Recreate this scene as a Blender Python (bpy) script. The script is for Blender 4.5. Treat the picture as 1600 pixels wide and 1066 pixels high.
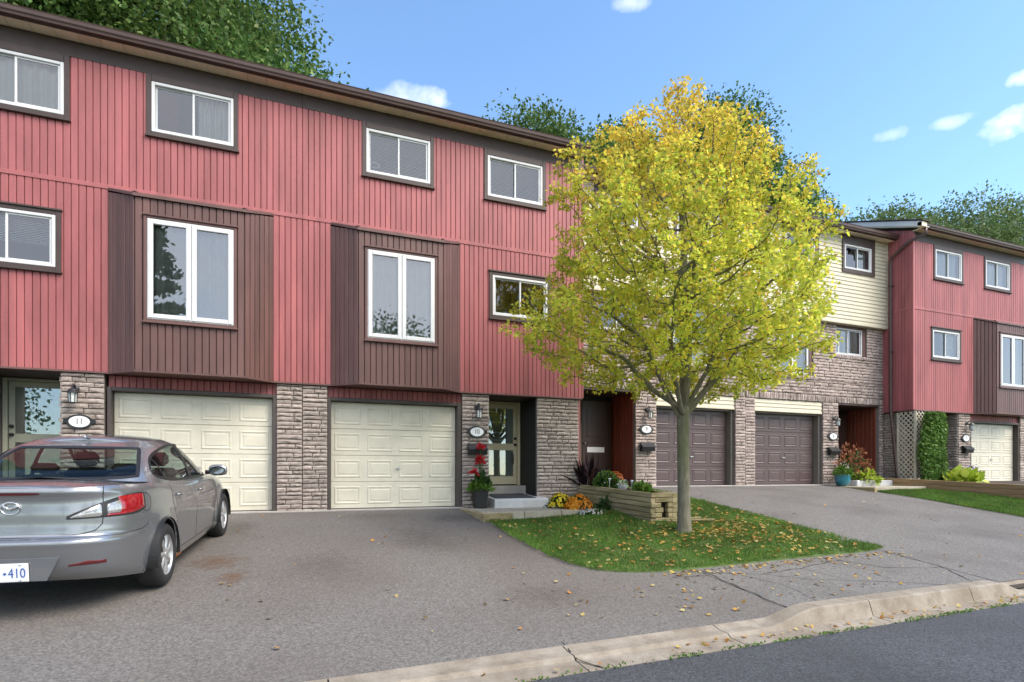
import bpy, math, random
import numpy as np
from mathutils import Vector, Matrix, noise as mnoise

for o in list(bpy.data.objects):
    bpy.data.objects.remove(o)
scene = bpy.context.scene
COL = scene.collection
PI = math.pi
rng = np.random.default_rng(7)
random.seed(11)

# ------------------------------------------------------------------ camera
# x runs along the row of houses to the right, y into the picture, z up; the street gutter is z = 0
YAW = math.atan(900.0 / 2250.0)
cam_d = bpy.data.cameras.new('camera')
cam = bpy.data.objects.new('camera', cam_d)
COL.objects.link(cam)
cam.location = (0, 0, 1.5)
cam.rotation_euler = (PI / 2, 0, -YAW)
cam_d.sensor_width = 36
cam_d.lens = 20.25
cam_d.shift_y = 207.0 / 1600.0
cam_d.clip_start = 0.05
cam_d.clip_end = 3000
scene.camera = cam

# ------------------------------------------------------------------ light
SUN_EL, SUN_AZ = math.radians(48), math.radians(138)      # azimuth clockwise from +y
sd = Vector((math.cos(SUN_EL) * math.sin(SUN_AZ), math.cos(SUN_EL) * math.cos(SUN_AZ), math.sin(SUN_EL)))
sun_d = bpy.data.lights.new('sun', 'SUN')
sun_d.energy = 1.9
sun_d.angle = math.radians(40)
sun_d.color = (1.0, 0.91, 0.78)
sun = bpy.data.objects.new('sun', sun_d)
COL.objects.link(sun)
sun.rotation_euler = sd.to_track_quat('Z', 'Y').to_euler()
sun.location = sd * 60

world = bpy.data.worlds.new('World')
scene.world = world
world.use_nodes = True
wt = world.node_tree
wt.nodes.clear()
wo = wt.nodes.new('ShaderNodeOutputWorld')
wb = wt.nodes.new('ShaderNodeBackground')
wb.inputs['Strength'].default_value = 0.125
sky = wt.nodes.new('ShaderNodeTexSky')
sky.sky_type = 'NISHITA'
sky.sun_disc = False
sky.sun_elevation = SUN_EL
sky.sun_rotation = SUN_AZ
sky.air_density = 1.0
sky.dust_density = 0.25
sky.ozone_density = 1.2


def wn(kind, **kw):
    n = wt.nodes.new(kind)
    for k, v in kw.items():
        setattr(n, k, v)
    return n


def wmath(op, a, b=None, clamp=False):
    n = wn('ShaderNodeMath', operation=op)
    n.use_clamp = clamp
    for i, q in enumerate((a, b)):
        if q is None:
            continue
        if isinstance(q, (int, float)):
            n.inputs[i].default_value = q
        else:
            wt.links.new(q, n.inputs[i])
    return n.outputs[0]


# small fair-weather clouds and one broad added bank behind the camera: soft lumps round a few directions of the sky, broken up by noise
tc = wn('ShaderNodeTexCoord')
nz = wn('ShaderNodeTexNoise')
nz.inputs['Scale'].default_value = 26
nz.inputs['Detail'].default_value = 5
nz.inputs['Roughness'].default_value = 0.55
wt.links.new(tc.outputs['Generated'], nz.inputs['Vector'])
nz2 = wn('ShaderNodeTexNoise')
nz2.inputs['Scale'].default_value = 3.2
nz2.inputs['Detail'].default_value = 6
wt.links.new(tc.outputs['Generated'], nz2.inputs['Vector'])
CLOUDS = [  # azimuth (deg from +y), elevation, half width, half height (deg), density
    (12.3, 32.9, 2.9, 1.0, 0.6), (62.7, 24.7, 2.2, 1.05, .85), (59.3, 25.9, 1.5, .5, .42), (55.2, 26.2, 1.3, .55, .42),
    (63.2, 27.3, .9, .65, .9), (33.4, 38.6, 1.8, .6, .4),
    (178, 36, 62, 34, .8), (110, 30, 6, 2, .9), (-70, 34, 6, 2, .8)]  # widest one: unseen bank added behind the camera to whiten reflections and soften light
total = None
for az, el, ha, he, dens in CLOUDS:
    big = ha > 20
    az, el = math.radians(az), math.radians(el)
    c = Vector((math.cos(el) * math.sin(az), math.cos(el) * math.cos(az), math.sin(el)))
    ax = Vector((math.cos(az), -math.sin(az), 0))
    up = c.cross(ax) * -1
    if up.z < 0:
        up = -up
    dots = []
    for v, s in ((ax, math.radians(ha)), (up, math.radians(he))):
        d = wn('ShaderNodeVectorMath', operation='DOT_PRODUCT')
        wt.links.new(tc.outputs['Generated'], d.inputs[0])
        d.inputs[1].default_value = v
        off = wmath('SUBTRACT', d.outputs['Value'], v.dot(c))
        q = wmath('DIVIDE', off, s)
        dots.append(wmath('MULTIPLY', q, q))
    d = wn('ShaderNodeVectorMath', operation='DOT_PRODUCT')
    wt.links.new(tc.outputs['Generated'], d.inputs[0])
    d.inputs[1].default_value = c
    front = wmath('GREATER_THAN', d.outputs['Value'], 0.1 if big else 0.5)
    r2 = wmath('ADD', dots[0], dots[1])
    fall = wmath('SUBTRACT', 1.0, r2)
    fall = wmath('MULTIPLY', wmath('MAXIMUM', fall, -3.0), front)
    fall = wmath('ADD', fall, wmath('MULTIPLY', wmath('SUBTRACT', front, 1.0), 3.0))
    v = wmath('ADD', wmath('MULTIPLY', fall, 1.3 if big else 0.55), wmath('MULTIPLY', wmath('SUBTRACT', (nz2 if big else nz).outputs['Fac'], 0.5), 2.0 if big else 1.9))
    v = wmath('MULTIPLY', wmath('SMOOTH_MIN', wmath('MAXIMUM', v, 0.0), 1.0), dens, clamp=True)
    v.node.name = 'cloud'
    total = v if total is None else wmath('MAXIMUM', total, v)
mx = wn('ShaderNodeMix', data_type='RGBA')
wt.links.new(total, mx.inputs['Factor'])
tint = wn('ShaderNodeMix', data_type='RGBA', blend_type='MULTIPLY')
tint.inputs['Factor'].default_value = 1.0
tint.inputs['B'].default_value = (.86, .985, 1.06, 1)
wt.links.new(sky.outputs[0], tint.inputs['A'])
wt.links.new(tint.outputs['Result'], mx.inputs['A'])
mx.inputs['B'].default_value = (6.6, 6.5, 6.6, 1)
wt.links.new(mx.outputs['Result'], wb.inputs['Color'])
wt.links.new(wb.outputs[0], wo.inputs['Surface'])

vs = scene.view_settings
vs.view_transform = 'Standard'
vs.look = 'None'
vs.gamma = 1
vs.use_curve_mapping = False
vs.exposure = 1.4
scene.render.engine = 'CYCLES'
scene.cycles.max_bounces = 6
scene.cycles.diffuse_bounces = 3
scene.cycles.glossy_bounces = 3
scene.cycles.transparent_max_bounces = 8
scene.cycles.caustics_reflective = False

# ------------------------------------------------------------------ helpers
WL = {}          # world (or thing-local) origin of every object, for parenting


def link(o, parent=None):
    COL.objects.link(o)
    if parent is not None:
        o.parent = parent
    return o


def tag(o, label=None, cat=None, group=None, kind=None):
    if label:
        o['label'] = label
    if cat:
        o['category'] = cat
    if group:
        o['group'] = group
    if kind:
        o['kind'] = kind
    return o


def empty(name, loc, label=None, cat=None, group=None, parent=None):
    o = bpy.data.objects.new(name, None)
    o.empty_display_size = 0.2
    link(o, parent)
    p = WL[parent.name] if parent is not None else Vector((0, 0, 0))
    o.location = Vector(loc) - p
    WL[o.name] = Vector(loc)
    return tag(o, label, cat, group)


def mk(name, V, Fc, mat, parent=None, smooth=False, label=None, cat=None, group=None, kind=None, matidx=None):
    V = np.asarray(V, dtype=float)
    lo, hi = V.min(0), V.max(0)
    c = (lo + hi) / 2
    c[2] = lo[2]
    me = bpy.data.meshes.new(name)
    me.from_pydata((V - c).tolist(), [], Fc)
    mats = mat if isinstance(mat, (list, tuple)) else [mat]
    for m in mats:
        me.materials.append(m)
    if matidx is not None:
        me.polygons.foreach_set('material_index', matidx)
    if smooth:
        me.polygons.foreach_set('use_smooth', [True] * len(me.polygons))
    me.update()
    o = bpy.data.objects.new(name, me)
    link(o, parent)
    p = WL[parent.name] if parent is not None else Vector((0, 0, 0))
    o.location = Vector(c) - p
    WL[o.name] = Vector(c)
    return tag(o, label, cat, group, kind)


def place(name, me, loc, parent=None, rotz=0.0, scale=(1, 1, 1), rot=None):
    """one more object on shared mesh data"""
    o = bpy.data.objects.new(name, me)
    link(o, parent)
    p = WL[parent.name] if parent is not None else Vector((0, 0, 0))
    o.location = Vector(loc) - p
    o.rotation_euler = rot if rot else (0, 0, rotz)
    o.scale = scale
    WL[o.name] = Vector(loc)
    return o


def mesh_np(name, V, k, mat, parent=None, **kw):
    """numpy mesh of faces with k own vertices each"""
    V = np.asarray(V, dtype=np.float32)
    n = len(V) // k
    lo, hi = V.min(0), V.max(0)
    c = (lo + hi) / 2
    c[2] = lo[2]
    me = bpy.data.meshes.new(name)
    me.vertices.add(len(V))
    me.vertices.foreach_set('co', (V - c).ravel())
    me.loops.add(len(V))
    me.loops.foreach_set('vertex_index', np.arange(len(V), dtype=np.int32))
    me.polygons.add(n)
    me.polygons.foreach_set('loop_start', np.arange(0, len(V), k, dtype=np.int32))
    me.materials.append(mat)
    me.update(calc_edges=True)
    o = bpy.data.objects.new(name, me)
    link(o, parent)
    p = WL[parent.name] if parent is not None else Vector((0, 0, 0))
    o.location = Vector([float(a) for a in c]) - p
    WL[o.name] = Vector([float(a) for a in c])
    return tag(o, **kw)


class MB:
    def __init__(self):
        self.V, self.F = [], []

    def add(self, V, Fc):
        b = len(self.V)
        self.V += [tuple(v) for v in V]
        self.F += [tuple(i + b for i in f) for f in Fc]
        return self

    def box(self, x0, x1, y0, y1, z0, z1):
        return self.add([(x0, y0, z0), (x1, y0, z0), (x1, y1, z0), (x0, y1, z0), (x0, y0, z1), (x1, y0, z1), (x1, y1, z1), (x0, y1, z1)],
                        [(0, 3, 2, 1), (4, 5, 6, 7), (0, 1, 5, 4), (1, 2, 6, 5), (2, 3, 7, 6), (3, 0, 4, 7)])

    def bbox(self, x0, x1, y0, y1, z0, z1, b=0.006):
        """box with chamfered edges"""
        b = min(b, (x1 - x0) * .45, (y1 - y0) * .45, (z1 - z0) * .45)
        V, idx = [], {}
        for ix, x in enumerate((x0, x1)):
            for iy, y in enumerate((y0, y1)):
                for iz, z in enumerate((z0, z1)):
                    sx, sy, sz = (1, -1)[ix], (1, -1)[iy], (1, -1)[iz]
                    idx[ix, iy, iz, 0] = len(V); V.append((x, y + sy * b, z + sz * b))
                    idx[ix, iy, iz, 1] = len(V); V.append((x + sx * b, y, z + sz * b))
                    idx[ix, iy, iz, 2] = len(V); V.append((x + sx * b, y + sy * b, z))
        Fc = []
        for i in (0, 1):
            q = [idx[i, 0, 0, 0], idx[i, 1, 0, 0], idx[i, 1, 1, 0], idx[i, 0, 1, 0]]
            Fc.append(q if i else q[::-1])
            q = [idx[0, i, 0, 1], idx[1, i, 0, 1], idx[1, i, 1, 1], idx[0, i, 1, 1]]
            Fc.append(q[::-1] if i else q)
            q = [idx[0, 0, i, 2], idx[1, 0, i, 2], idx[1, 1, i, 2], idx[0, 1, i, 2]]
            Fc.append(q if i else q[::-1])
        for a in (0, 1):
            for c in (0, 1):
                Fc.append([idx[a, c, 0, 0], idx[a, c, 0, 1], idx[a, c, 1, 1], idx[a, c, 1, 0]])
                Fc.append([idx[a, 0, c, 0], idx[a, 0, c, 2], idx[a, 1, c, 2], idx[a, 1, c, 0]])
                Fc.append([idx[0, a, c, 1], idx[0, a, c, 2], idx[1, a, c, 2], idx[1, a, c, 1]])
                for e in (0, 1):
                    Fc.append([idx[a, c, e, 0], idx[a, c, e, 1], idx[a, c, e, 2]])
        return self.add(V, Fc)

    def prism(self, pts, axis, a0, a1):
        """extrude a 2D polygon; axis 'x': pts are (y,z), 'y': (x,z), 'z': (x,y)"""
        n = len(pts)
        mp = {'x': lambda p, a: (a, p[0], p[1]), 'y': lambda p, a: (p[0], a, p[1]), 'z': lambda p, a: (p[0], p[1], a)}[axis]
        V = [mp(p, a0) for p in pts] + [mp(p, a1) for p in pts]
        Fc = [tuple(range(n))[::-1], tuple(range(n, 2 * n))] + [(i, (i + 1) % n, (i + 1) % n + n, i + n) for i in range(n)]
        return self.add(V, Fc)

    def tube(self, pts, rad, n=8, cap=True):
        pts = [Vector(p) for p in pts]
        if isinstance(rad, (int, float)):
            rad = [rad] * len(pts)
        V, Fc = [], []
        ref = Vector((0.31, 0.17, 0.93))
        for i, p in enumerate(pts):
            d = (pts[min(i + 1, len(pts) - 1)] - pts[max(i - 1, 0)]).normalized()
            if abs(d.dot(ref)) > .97:
                ref = Vector((0.9, 0.3, 0.1))
            a = d.cross(ref).normalized()
            b = d.cross(a)
            for k in range(n):
                t = 2 * PI * k / n
                V.append(p + (a * math.cos(t) + b * math.sin(t)) * rad[i])
        for i in range(len(pts) - 1):
            for k in range(n):
                Fc.append((i * n + k, i * n + (k + 1) % n, (i + 1) * n + (k + 1) % n, (i + 1) * n + k))
        if cap:
            Fc += [tuple(range(n))[::-1], tuple(range((len(pts) - 1) * n, len(pts) * n))]
        return self.add(V, Fc)

    def lathe(self, prof, c=(0, 0, 0), n=24, axis='z', a0=0, a1=2 * PI):
        """prof: (radius, height) list"""
        V, Fc = [], []
        m = len(prof)
        full = abs(a1 - a0 - 2 * PI) < 1e-6
        cols = n if full else n + 1
        for k in range(cols):
            t = a0 + (a1 - a0) * k / n
            for r, h in prof:
                x, y = r * math.cos(t), r * math.sin(t)
                V.append({'z': (c[0] + x, c[1] + y, c[2] + h), 'y': (c[0] + x, c[1] + h, c[2] + y), 'x': (c[0] + h, c[1] + x, c[2] + y)}[axis])
        for k in range(n):
            k2 = (k + 1) % cols
            for i in range(m - 1):
                Fc.append((k * m + i, k2 * m + i, k2 * m + i + 1, k * m + i + 1))
        return self.add(V, Fc)

    def obj(self, name, mat, parent=None, **kw):
        return mk(name, self.V, self.F, mat, parent, **kw)


# ------------------------------------------------------------------ materials
def nodes_mat(name):
    m = bpy.data.materials.new(name)
    m.use_nodes = True
    nt = m.node_tree
    return m, nt, nt.nodes['Principled BSDF']


def setp(b, **kw):
    for k, v in kw.items():
        k = {'rough': 'Roughness', 'metal': 'Metallic', 'spec': 'Specular IOR Level', 'coat': 'Coat Weight', 'coatr': 'Coat Roughness',
             'trans': 'Transmission Weight', 'ior': 'IOR', 'alpha': 'Alpha'}[k]
        b.inputs[k].default_value = v


def c4(c):
    return (c[0], c[1], c[2], 1)


def srgb(r, g, b, k=1.0):
    f = lambda v: ((v / 255 + .055) / 1.055) ** 2.4 if v > 10 else v / 255 / 12.92
    return (f(r) * k, f(g) * k, f(b) * k)


def mat_simple(name, col, var=0.12, scale=3.0, rough=0.6, bump=0.0, bscale=60, objvar=0.0, streak=False, stretch=None, **kw):
    """base colour broken up by noise, optional change per object and fine relief"""
    m, nt, b = nodes_mat(name)
    N, L = nt.nodes.new, nt.links.new
    setp(b, rough=rough, **kw)
    tcn = N('ShaderNodeTexCoord')
    geo = N('ShaderNodeNewGeometry')
    mp = N('ShaderNodeMapping')
    L(geo.outputs['Position'] if not streak == 'obj' else tcn.outputs['Object'], mp.inputs['Vector'])
    if stretch:
        mp.inputs['Scale'].default_value = stretch
    n1 = N('ShaderNodeTexNoise')
    n1.inputs['Scale'].default_value = scale
    n1.inputs['Detail'].default_value = 6
    n1.inputs['Roughness'].default_value = .62
    L(mp.outputs[0], n1.inputs['Vector'])
    fac = n1.outputs['Fac']
    rmp = N('ShaderNodeMapRange')
    rmp.inputs[1].default_value = .3
    rmp.inputs[2].default_value = .7
    rmp.inputs[3].default_value = 1 - var
    rmp.inputs[4].default_value = 1 + var
    L(fac, rmp.inputs[0])
    val = rmp.outputs[0]
    if objvar:
        oi = N('ShaderNodeObjectInfo')
        mr = N('ShaderNodeMapRange')
        mr.inputs[3].default_value = 1 - objvar
        mr.inputs[4].default_value = 1 + objvar
        L(oi.outputs['Random'], mr.inputs[0])
        mm = N('ShaderNodeMath')
        mm.operation = 'MULTIPLY'
        L(val, mm.inputs[0])
        L(mr.outputs[0], mm.inputs[1])
        val = mm.outputs[0]
    sc = N('ShaderNodeVectorMath')
    sc.operation = 'SCALE'
    sc.inputs[0].default_value = col[:3]
    L(val, sc.inputs['Scale'])
    L(sc.outputs[0], b.inputs['Base Color'])
    if bump:
        n2 = N('ShaderNodeTexNoise')
        n2.inputs['Scale'].default_value = bscale
        n2.inputs['Detail'].default_value = 4
        L(mp.outputs[0], n2.inputs['Vector'])
        bp = N('ShaderNodeBump')
        bp.inputs['Strength'].default_value = bump
        bp.inputs['Distance'].default_value = .02
        L(n2.outputs['Fac'], bp.inputs['Height'])
        L(bp.outputs[0], b.inputs['Normal'])
    return m


def ramp_mat(name, stops, scale, rough=.8, detail=8, speck=None, speck_scale=300, big=None, big_scale=.5, big_amt=.2, bump=.3, bscale=200, spec=.5, objrand=False, stretch=None):
    """noise through a colour ramp, plus fine specks, plus large soft patches"""
    m, nt, b = nodes_mat(name)
    N, L = nt.nodes.new, nt.links.new
    setp(b, rough=rough, spec=spec)
    geo = N('ShaderNodeNewGeometry')
    mp = N('ShaderNodeMapping')
    if stretch:
        mp.inputs['Scale'].default_value = stretch
    L(geo.outputs['Position'], mp.inputs['Vector'])
    n1 = N('ShaderNodeTexNoise')
    n1.inputs['Scale'].default_value = scale
    n1.inputs['Detail'].default_value = detail
    n1.inputs['Roughness'].default_value = .65
    L(mp.outputs[0], n1.inputs['Vector'])
    cr = N('ShaderNodeValToRGB')
    el = cr.color_ramp.elements
    el[0].position, el[0].color = stops[0][0], c4(stops[0][1])
    el[1].position, el[1].color = stops[-1][0], c4(stops[-1][1])
    for p, c in stops[1:-1]:
        e = el.new(p)
        e.color = c4(c)
    L(n1.outputs['Fac'], cr.inputs['Fac'])
    col = cr.outputs['Color']
    if speck:
        v = N('ShaderNodeTexVoronoi')
        v.inputs['Scale'].default_value = speck_scale
        L(mp.outputs[0], v.inputs['Vector'])
        sp = N('ShaderNodeMapRange')
        sp.inputs[1].default_value, sp.inputs[2].default_value = 0, 1
        sp.inputs[3].default_value, sp.inputs[4].default_value = 1 - speck, 1 + speck
        sep = N('ShaderNodeSeparateColor')
        L(v.outputs['Color'], sep.inputs[0])
        L(sep.outputs[0], sp.inputs[0])
        q = N('ShaderNodeVectorMath')
        q.operation = 'SCALE'
        L(col, q.inputs[0])
        L(sp.outputs[0], q.inputs['Scale'])
        col = q.outputs[0]
    if big:
        n3 = N('ShaderNodeTexNoise')
        n3.inputs['Scale'].default_value = big_scale
        n3.inputs['Detail'].default_value = 4
        L(mp.outputs[0], n3.inputs['Vector'])
        mr = N('ShaderNodeMapRange')
        mr.inputs[1].default_value, mr.inputs[2].default_value = .42, .68
        mr.inputs[3].default_value, mr.inputs[4].default_value = 0, big_amt
        L(n3.outputs['Fac'], mr.inputs[0])
        mxx = N('ShaderNodeMix')
        mxx.data_type = 'RGBA'
        L(mr.outputs[0], mxx.inputs['Factor'])
        L(col, mxx.inputs['A'])
        mxx.inputs['B'].default_value = c4(big)
        col = mxx.outputs['Result']
    if objrand:
        oi = N('ShaderNodeObjectInfo')
        mr = N('ShaderNodeMapRange')
        mr.inputs[3].default_value, mr.inputs[4].default_value = 1 - objrand, 1 + objrand
        L(oi.outputs['Random'], mr.inputs[0])
        q = N('ShaderNodeVectorMath')
        q.operation = 'SCALE'
        L(col, q.inputs[0])
        L(mr.outputs[0], q.inputs['Scale'])
        col = q.outputs[0]
    L(col, b.inputs['Base Color'])
    if bump:
        n2 = N('ShaderNodeTexNoise')
        n2.inputs['Scale'].default_value = bscale
        n2.inputs['Detail'].default_value = 3
        L(mp.outputs[0], n2.inputs['Vector'])
        bp = N('ShaderNodeBump')
        bp.inputs['Strength'].default_value = bump
        bp.inputs['Distance'].default_value = .01
        L(n2.outputs['Fac'], bp.inputs['Height'])
        L(bp.outputs[0], b.inputs['Normal'])
    return m


def leaf_mat(name, stops, trans=.35, rough=.55, top=None, top_at=(0, 1), top_amt=.8, spec=.3):
    """leaves: colour by random leaf, optionally turning to another colour towards the top of the crown"""
    m, nt, b = nodes_mat(name)
    N, L = nt.nodes.new, nt.links.new
    setp(b, rough=rough, spec=spec)
    geo = N('ShaderNodeNewGeometry')
    cr = N('ShaderNodeValToRGB')
    el = cr.color_ramp.elements
    el[0].position, el[0].color = stops[0][0], c4(stops[0][1])
    el[1].position, el[1].color = stops[-1][0], c4(stops[-1][1])
    for p, c in stops[1:-1]:
        e = el.new(p)
        e.color = c4(c)
    L(geo.outputs['Random Per Island'], cr.inputs['Fac'])
    col = cr.outputs['Color']
    nn = N('ShaderNodeTexNoise')
    nn.inputs['Scale'].default_value = 1.3
    nn.inputs['Detail'].default_value = 3
    L(geo.outputs['Position'], nn.inputs['Vector'])
    mr = N('ShaderNodeMapRange')
    mr.inputs[1].default_value, mr.inputs[2].default_value = .35, .65
    mr.inputs[3].default_value, mr.inputs[4].default_value = .75, 1.22
    L(nn.outputs['Fac'], mr.inputs[0])
    q = N('ShaderNodeVectorMath')
    q.operation = 'SCALE'
    L(col, q.inputs[0])
    L(mr.outputs[0], q.inputs['Scale'])
    col = q.outputs[0]
    if top:
        sp = N('ShaderNodeSeparateXYZ')
        L(geo.outputs['Position'], sp.inputs[0])
        ad = N('ShaderNodeMath')
        ad.operation = 'MULTIPLY_ADD'
        L(nn.outputs['Fac'], ad.inputs[0])
        ad.inputs[1].default_value = 3.2
        L(sp.outputs['Z'], ad.inputs[2])
        ad2 = N('ShaderNodeMath')
        ad2.operation = 'MULTIPLY_ADD'
        L(geo.outputs['Random Per Island'], ad2.inputs[0])
        ad2.inputs[1].default_value = 1.6
        L(ad.outputs[0], ad2.inputs[2])
        m2 = N('ShaderNodeMapRange')
        m2.inputs[1].default_value, m2.inputs[2].default_value = top_at[0] + 2.4, top_at[1] + 2.4
        m2.inputs[3].default_value, m2.inputs[4].default_value = 0, top_amt
        L(ad2.outputs[0], m2.inputs[0])
        mxx = N('ShaderNodeMix')
        mxx.data_type = 'RGBA'
        L(m2.outputs[0], mxx.inputs['Factor'])
        L(col, mxx.inputs['A'])
        mxx.inputs['B'].default_value = c4(top)
        col = mxx.outputs['Result']
    L(col, b.inputs['Base Color'])
    tr = N('ShaderNodeBsdfTranslucent')
    L(col, tr.inputs['Color'])
    ms = N('ShaderNodeMixShader')
    ms.inputs[0].default_value = trans
    L(b.outputs[0], ms.inputs[1])
    L(tr.outputs[0], ms.inputs[2])
    out = [n for n in nt.nodes if n.type == 'OUTPUT_MATERIAL'][0]
    L(ms.outputs[0], out.inputs['Surface'])
    return m


def glass_mat(name, ior=1.9, tint=(.75, .8, .8), rough=0.0, wave=.02):
    m, nt, b = nodes_mat(name)
    N, L = nt.nodes.new, nt.links.new
    nt.nodes.remove(b)
    fr = N('ShaderNodeFresnel')
    fr.inputs['IOR'].default_value = ior
    gl = N('ShaderNodeBsdfGlossy')
    gl.inputs['Roughness'].default_value = rough
    gl.inputs['Color'].default_value = (.95, .97, 1, 1)
    geo = N('ShaderNodeNewGeometry')
    nn = N('ShaderNodeTexNoise')
    nn.inputs['Scale'].default_value = 1.1
    L(geo.outputs['Position'], nn.inputs['Vector'])
    bp = N('ShaderNodeBump')
    bp.inputs['Strength'].default_value = wave
    bp.inputs['Distance'].default_value = .05
    L(nn.outputs['Fac'], bp.inputs['Height'])
    L(bp.outputs[0], gl.inputs['Normal'])
    tr = N('ShaderNodeBsdfTransparent')
    tr.inputs['Color'].default_value = c4(tint)
    ms = N('ShaderNodeMixShader')
    L(fr.outputs[0], ms.inputs[0])
    L(tr.outputs[0], ms.inputs[1])
    L(gl.outputs[0], ms.inputs[2])
    out = [n for n in nt.nodes if n.type == 'OUTPUT_MATERIAL'][0]
    L(ms.outputs[0], out.inputs['Surface'])
    return m


M = {}
M['red'] = mat_simple('red painted siding', (.345, .1, .102), .24, 1.1, .55, .15, 40, objvar=.075, stretch=(3.5, 3.5, .5))
M['sheath_shade'] = mat_simple('shaded siding backing', (.22, .06, .06), .1, 3, .8)  # backing behind the boards; groove shadow put into its darker red
M['brown'] = mat_simple('brown painted siding', (.125, .06, .052), .22, 1.6, .5, .15, 40, objvar=.09, stretch=(3.5, 3.5, .5))
M['bsheath_shade'] = mat_simple('shaded brown backing', (.045, .022, .018), .1, 3, .8)  # bay backing, groove shadow likewise put into a darker brown
M['trim'] = mat_simple('dark brown trim', (.052, .032, .027), .18, 5, .5)
M['fascia'] = mat_simple('brown metal gutter', (.09, .053, .046), .15, 4, .38)
M['soffit'] = mat_simple('tan soffit', (.86, .74, .56), .08, 3, .6, objvar=.06)
M['white'] = mat_simple('white vinyl', (.66, .66, .66), .04, 4, .35)
M['greyv'] = mat_simple('grey vinyl', (.5, .52, .53), .05, 4, .4)
M['cream_door'] = mat_simple('cream garage steel', (.64, .6, .49), .08, 4, .42, .06, 90)
M['brown_door'] = mat_simple('brown garage steel', (.088, .058, .058), .09, 2, .42, .08, 90)
M['frame_brown'] = mat_simple('door frame brown', (.066, .052, .047), .15, 5, .55)
M['jamb_grey'] = mat_simple('grey brown jamb', (.16, .145, .125), .12, 5, .6)
M['cream'] = mat_simple('cream vinyl siding', (.6, .545, .41), .05, 2, .5, objvar=.03)
M['cream_groove'] = mat_simple('cream backing', (.2, .17, .12), .05, 2, .7)
M['mortar'] = mat_simple('mortar', (0.180, 0.156, 0.142), .2, 20, .9, .3, 120)
M['brick'] = ramp_mat('split face stone', [(.3, (0.235, 0.185, 0.157)), (.5, (0.370, 0.305, 0.269)), (.72, (0.493, 0.420, 0.375))], 9, .85, speck=.14, speck_scale=160, bump=.55, bscale=60, objrand=.2)
M['brick2'] = ramp_mat('split face stone pinkish', [(.3, (0.235, 0.183, 0.159)), (.5, (0.372, 0.301, 0.270)), (.72, (0.509, 0.418, 0.378))], 7, .85, speck=.14, speck_scale=160, bump=.55, bscale=50, objrand=.24)
M['interior'] = mat_simple('dark room', (.055, .052, .05), .3, 1, .9)
M['curtain'] = mat_simple('sheer curtain', (0.787, 0.787, 0.761), .06, 6, .8)
M['blind'] = mat_simple('window blind', (0.900, 0.900, 0.900), .05, 6, .6)
M['curtain_red'] = mat_simple('red curtain', (.18, .02, .03), .1, 6, .8)
M['glass'] = glass_mat('window glass', 2.15, (.9, .93, .93))
M['glass_bay'] = glass_mat('picture window glass', 2.6, (.9, .93, .93))
M['roof'] = ramp_mat('asphalt shingle', [(.35, (.05, .04, .038)), (.65, (.09, .07, .065))], 30, .9, bump=.3)
M['cream_frame'] = mat_simple('cream storm door', (.6, .52, .36), .05, 3, .4)
M['sage'] = mat_simple('sage grey door', (.38, .385, .3), .06, 3, .45)
M['wood_dark'] = mat_simple('dark brown door', (.045, .02, .014), .3, 3, .45, stretch=(6, 6, .5))
M['wood_red'] = mat_simple('red brown stained boards', (.17, .038, .02), .25, 2.5, .5, objvar=.1, stretch=(6, 6, .4))
M['wood_grey'] = mat_simple('weathered post', (.15, .11, .085), .3, 3, .75, .2, 60, stretch=(6, 6, .4))
M['black'] = mat_simple('black metal', (.014, .014, .016), .2, 8, .38)
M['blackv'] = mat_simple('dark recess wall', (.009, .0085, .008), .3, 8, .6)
M['iron'] = mat_simple('dark bronze metal', (.03, .03, .034), .2, 8, .35, metal=.4)
M['pewter'] = mat_simple('pewter metal', (.085, .085, .082), .2, 9, .4, metal=.5)
M['plaque'] = mat_simple('plaque white', (.82, .82, .82), .03, 3, .4)
M['lamp_glass'] = mat_simple('seeded lamp glass', (.55, .58, .58), .1, 60, .1, spec=.8)
M['steel'] = mat_simple('satin steel', (.5, .5, .5), .1, 9, .3, metal=.9)
M['asphalt'] = ramp_mat('driveway asphalt', [(.28, (0.111, 0.101, 0.093)), (.5, (0.154, 0.142, 0.130)), (.72, (0.199, 0.185, 0.172))], 38, .9, speck=.32, speck_scale=75, big=(0.113, 0.093, 0.080), big_scale=.42, big_amt=.55, bump=.25, bscale=150, spec=.3)
M['asphalt2'] = ramp_mat('old asphalt', [(.28, (0.115, 0.107, 0.101)), (.5, (0.165, 0.154, 0.145)), (.72, (0.214, 0.202, 0.191))], 30, .9, speck=.34, speck_scale=80, big=(0.093, 0.082, 0.074), big_scale=.8, big_amt=.5, bump=.25, bscale=140, spec=.3)
M['road'] = ramp_mat('road asphalt', [(.28, (0.042, 0.044, 0.050)), (.5, (0.066, 0.068, 0.075)), (.72, (0.094, 0.095, 0.102))], 60, .8, speck=.6, speck_scale=85, big=(0.030, 0.030, 0.031), big_scale=.55, big_amt=.5, bump=.25, bscale=170, spec=.4)
M['concrete'] = ramp_mat('kerb concrete', [(.28, (0.195, 0.160, 0.121)), (.5, (0.289, 0.246, 0.195)), (.75, (0.367, 0.328, 0.273))], 6, .9, speck=.14, speck_scale=200, big=(0.156, 0.117, 0.078), big_scale=1.6, big_amt=.5, bump=.5, bscale=130)
M['concrete2'] = ramp_mat('path concrete', [(.3, (.3, .26, .2)), (.7, (.44, .4, .32))], 4, .9, speck=.1, speck_scale=200, bump=.3, bscale=120)
M['step'] = ramp_mat('painted step', [(.3, (.46, .46, .46)), (.7, (.62, .62, .62))], 3, .7, speck=.05, speck_scale=150, bump=.2, bscale=90)
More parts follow.
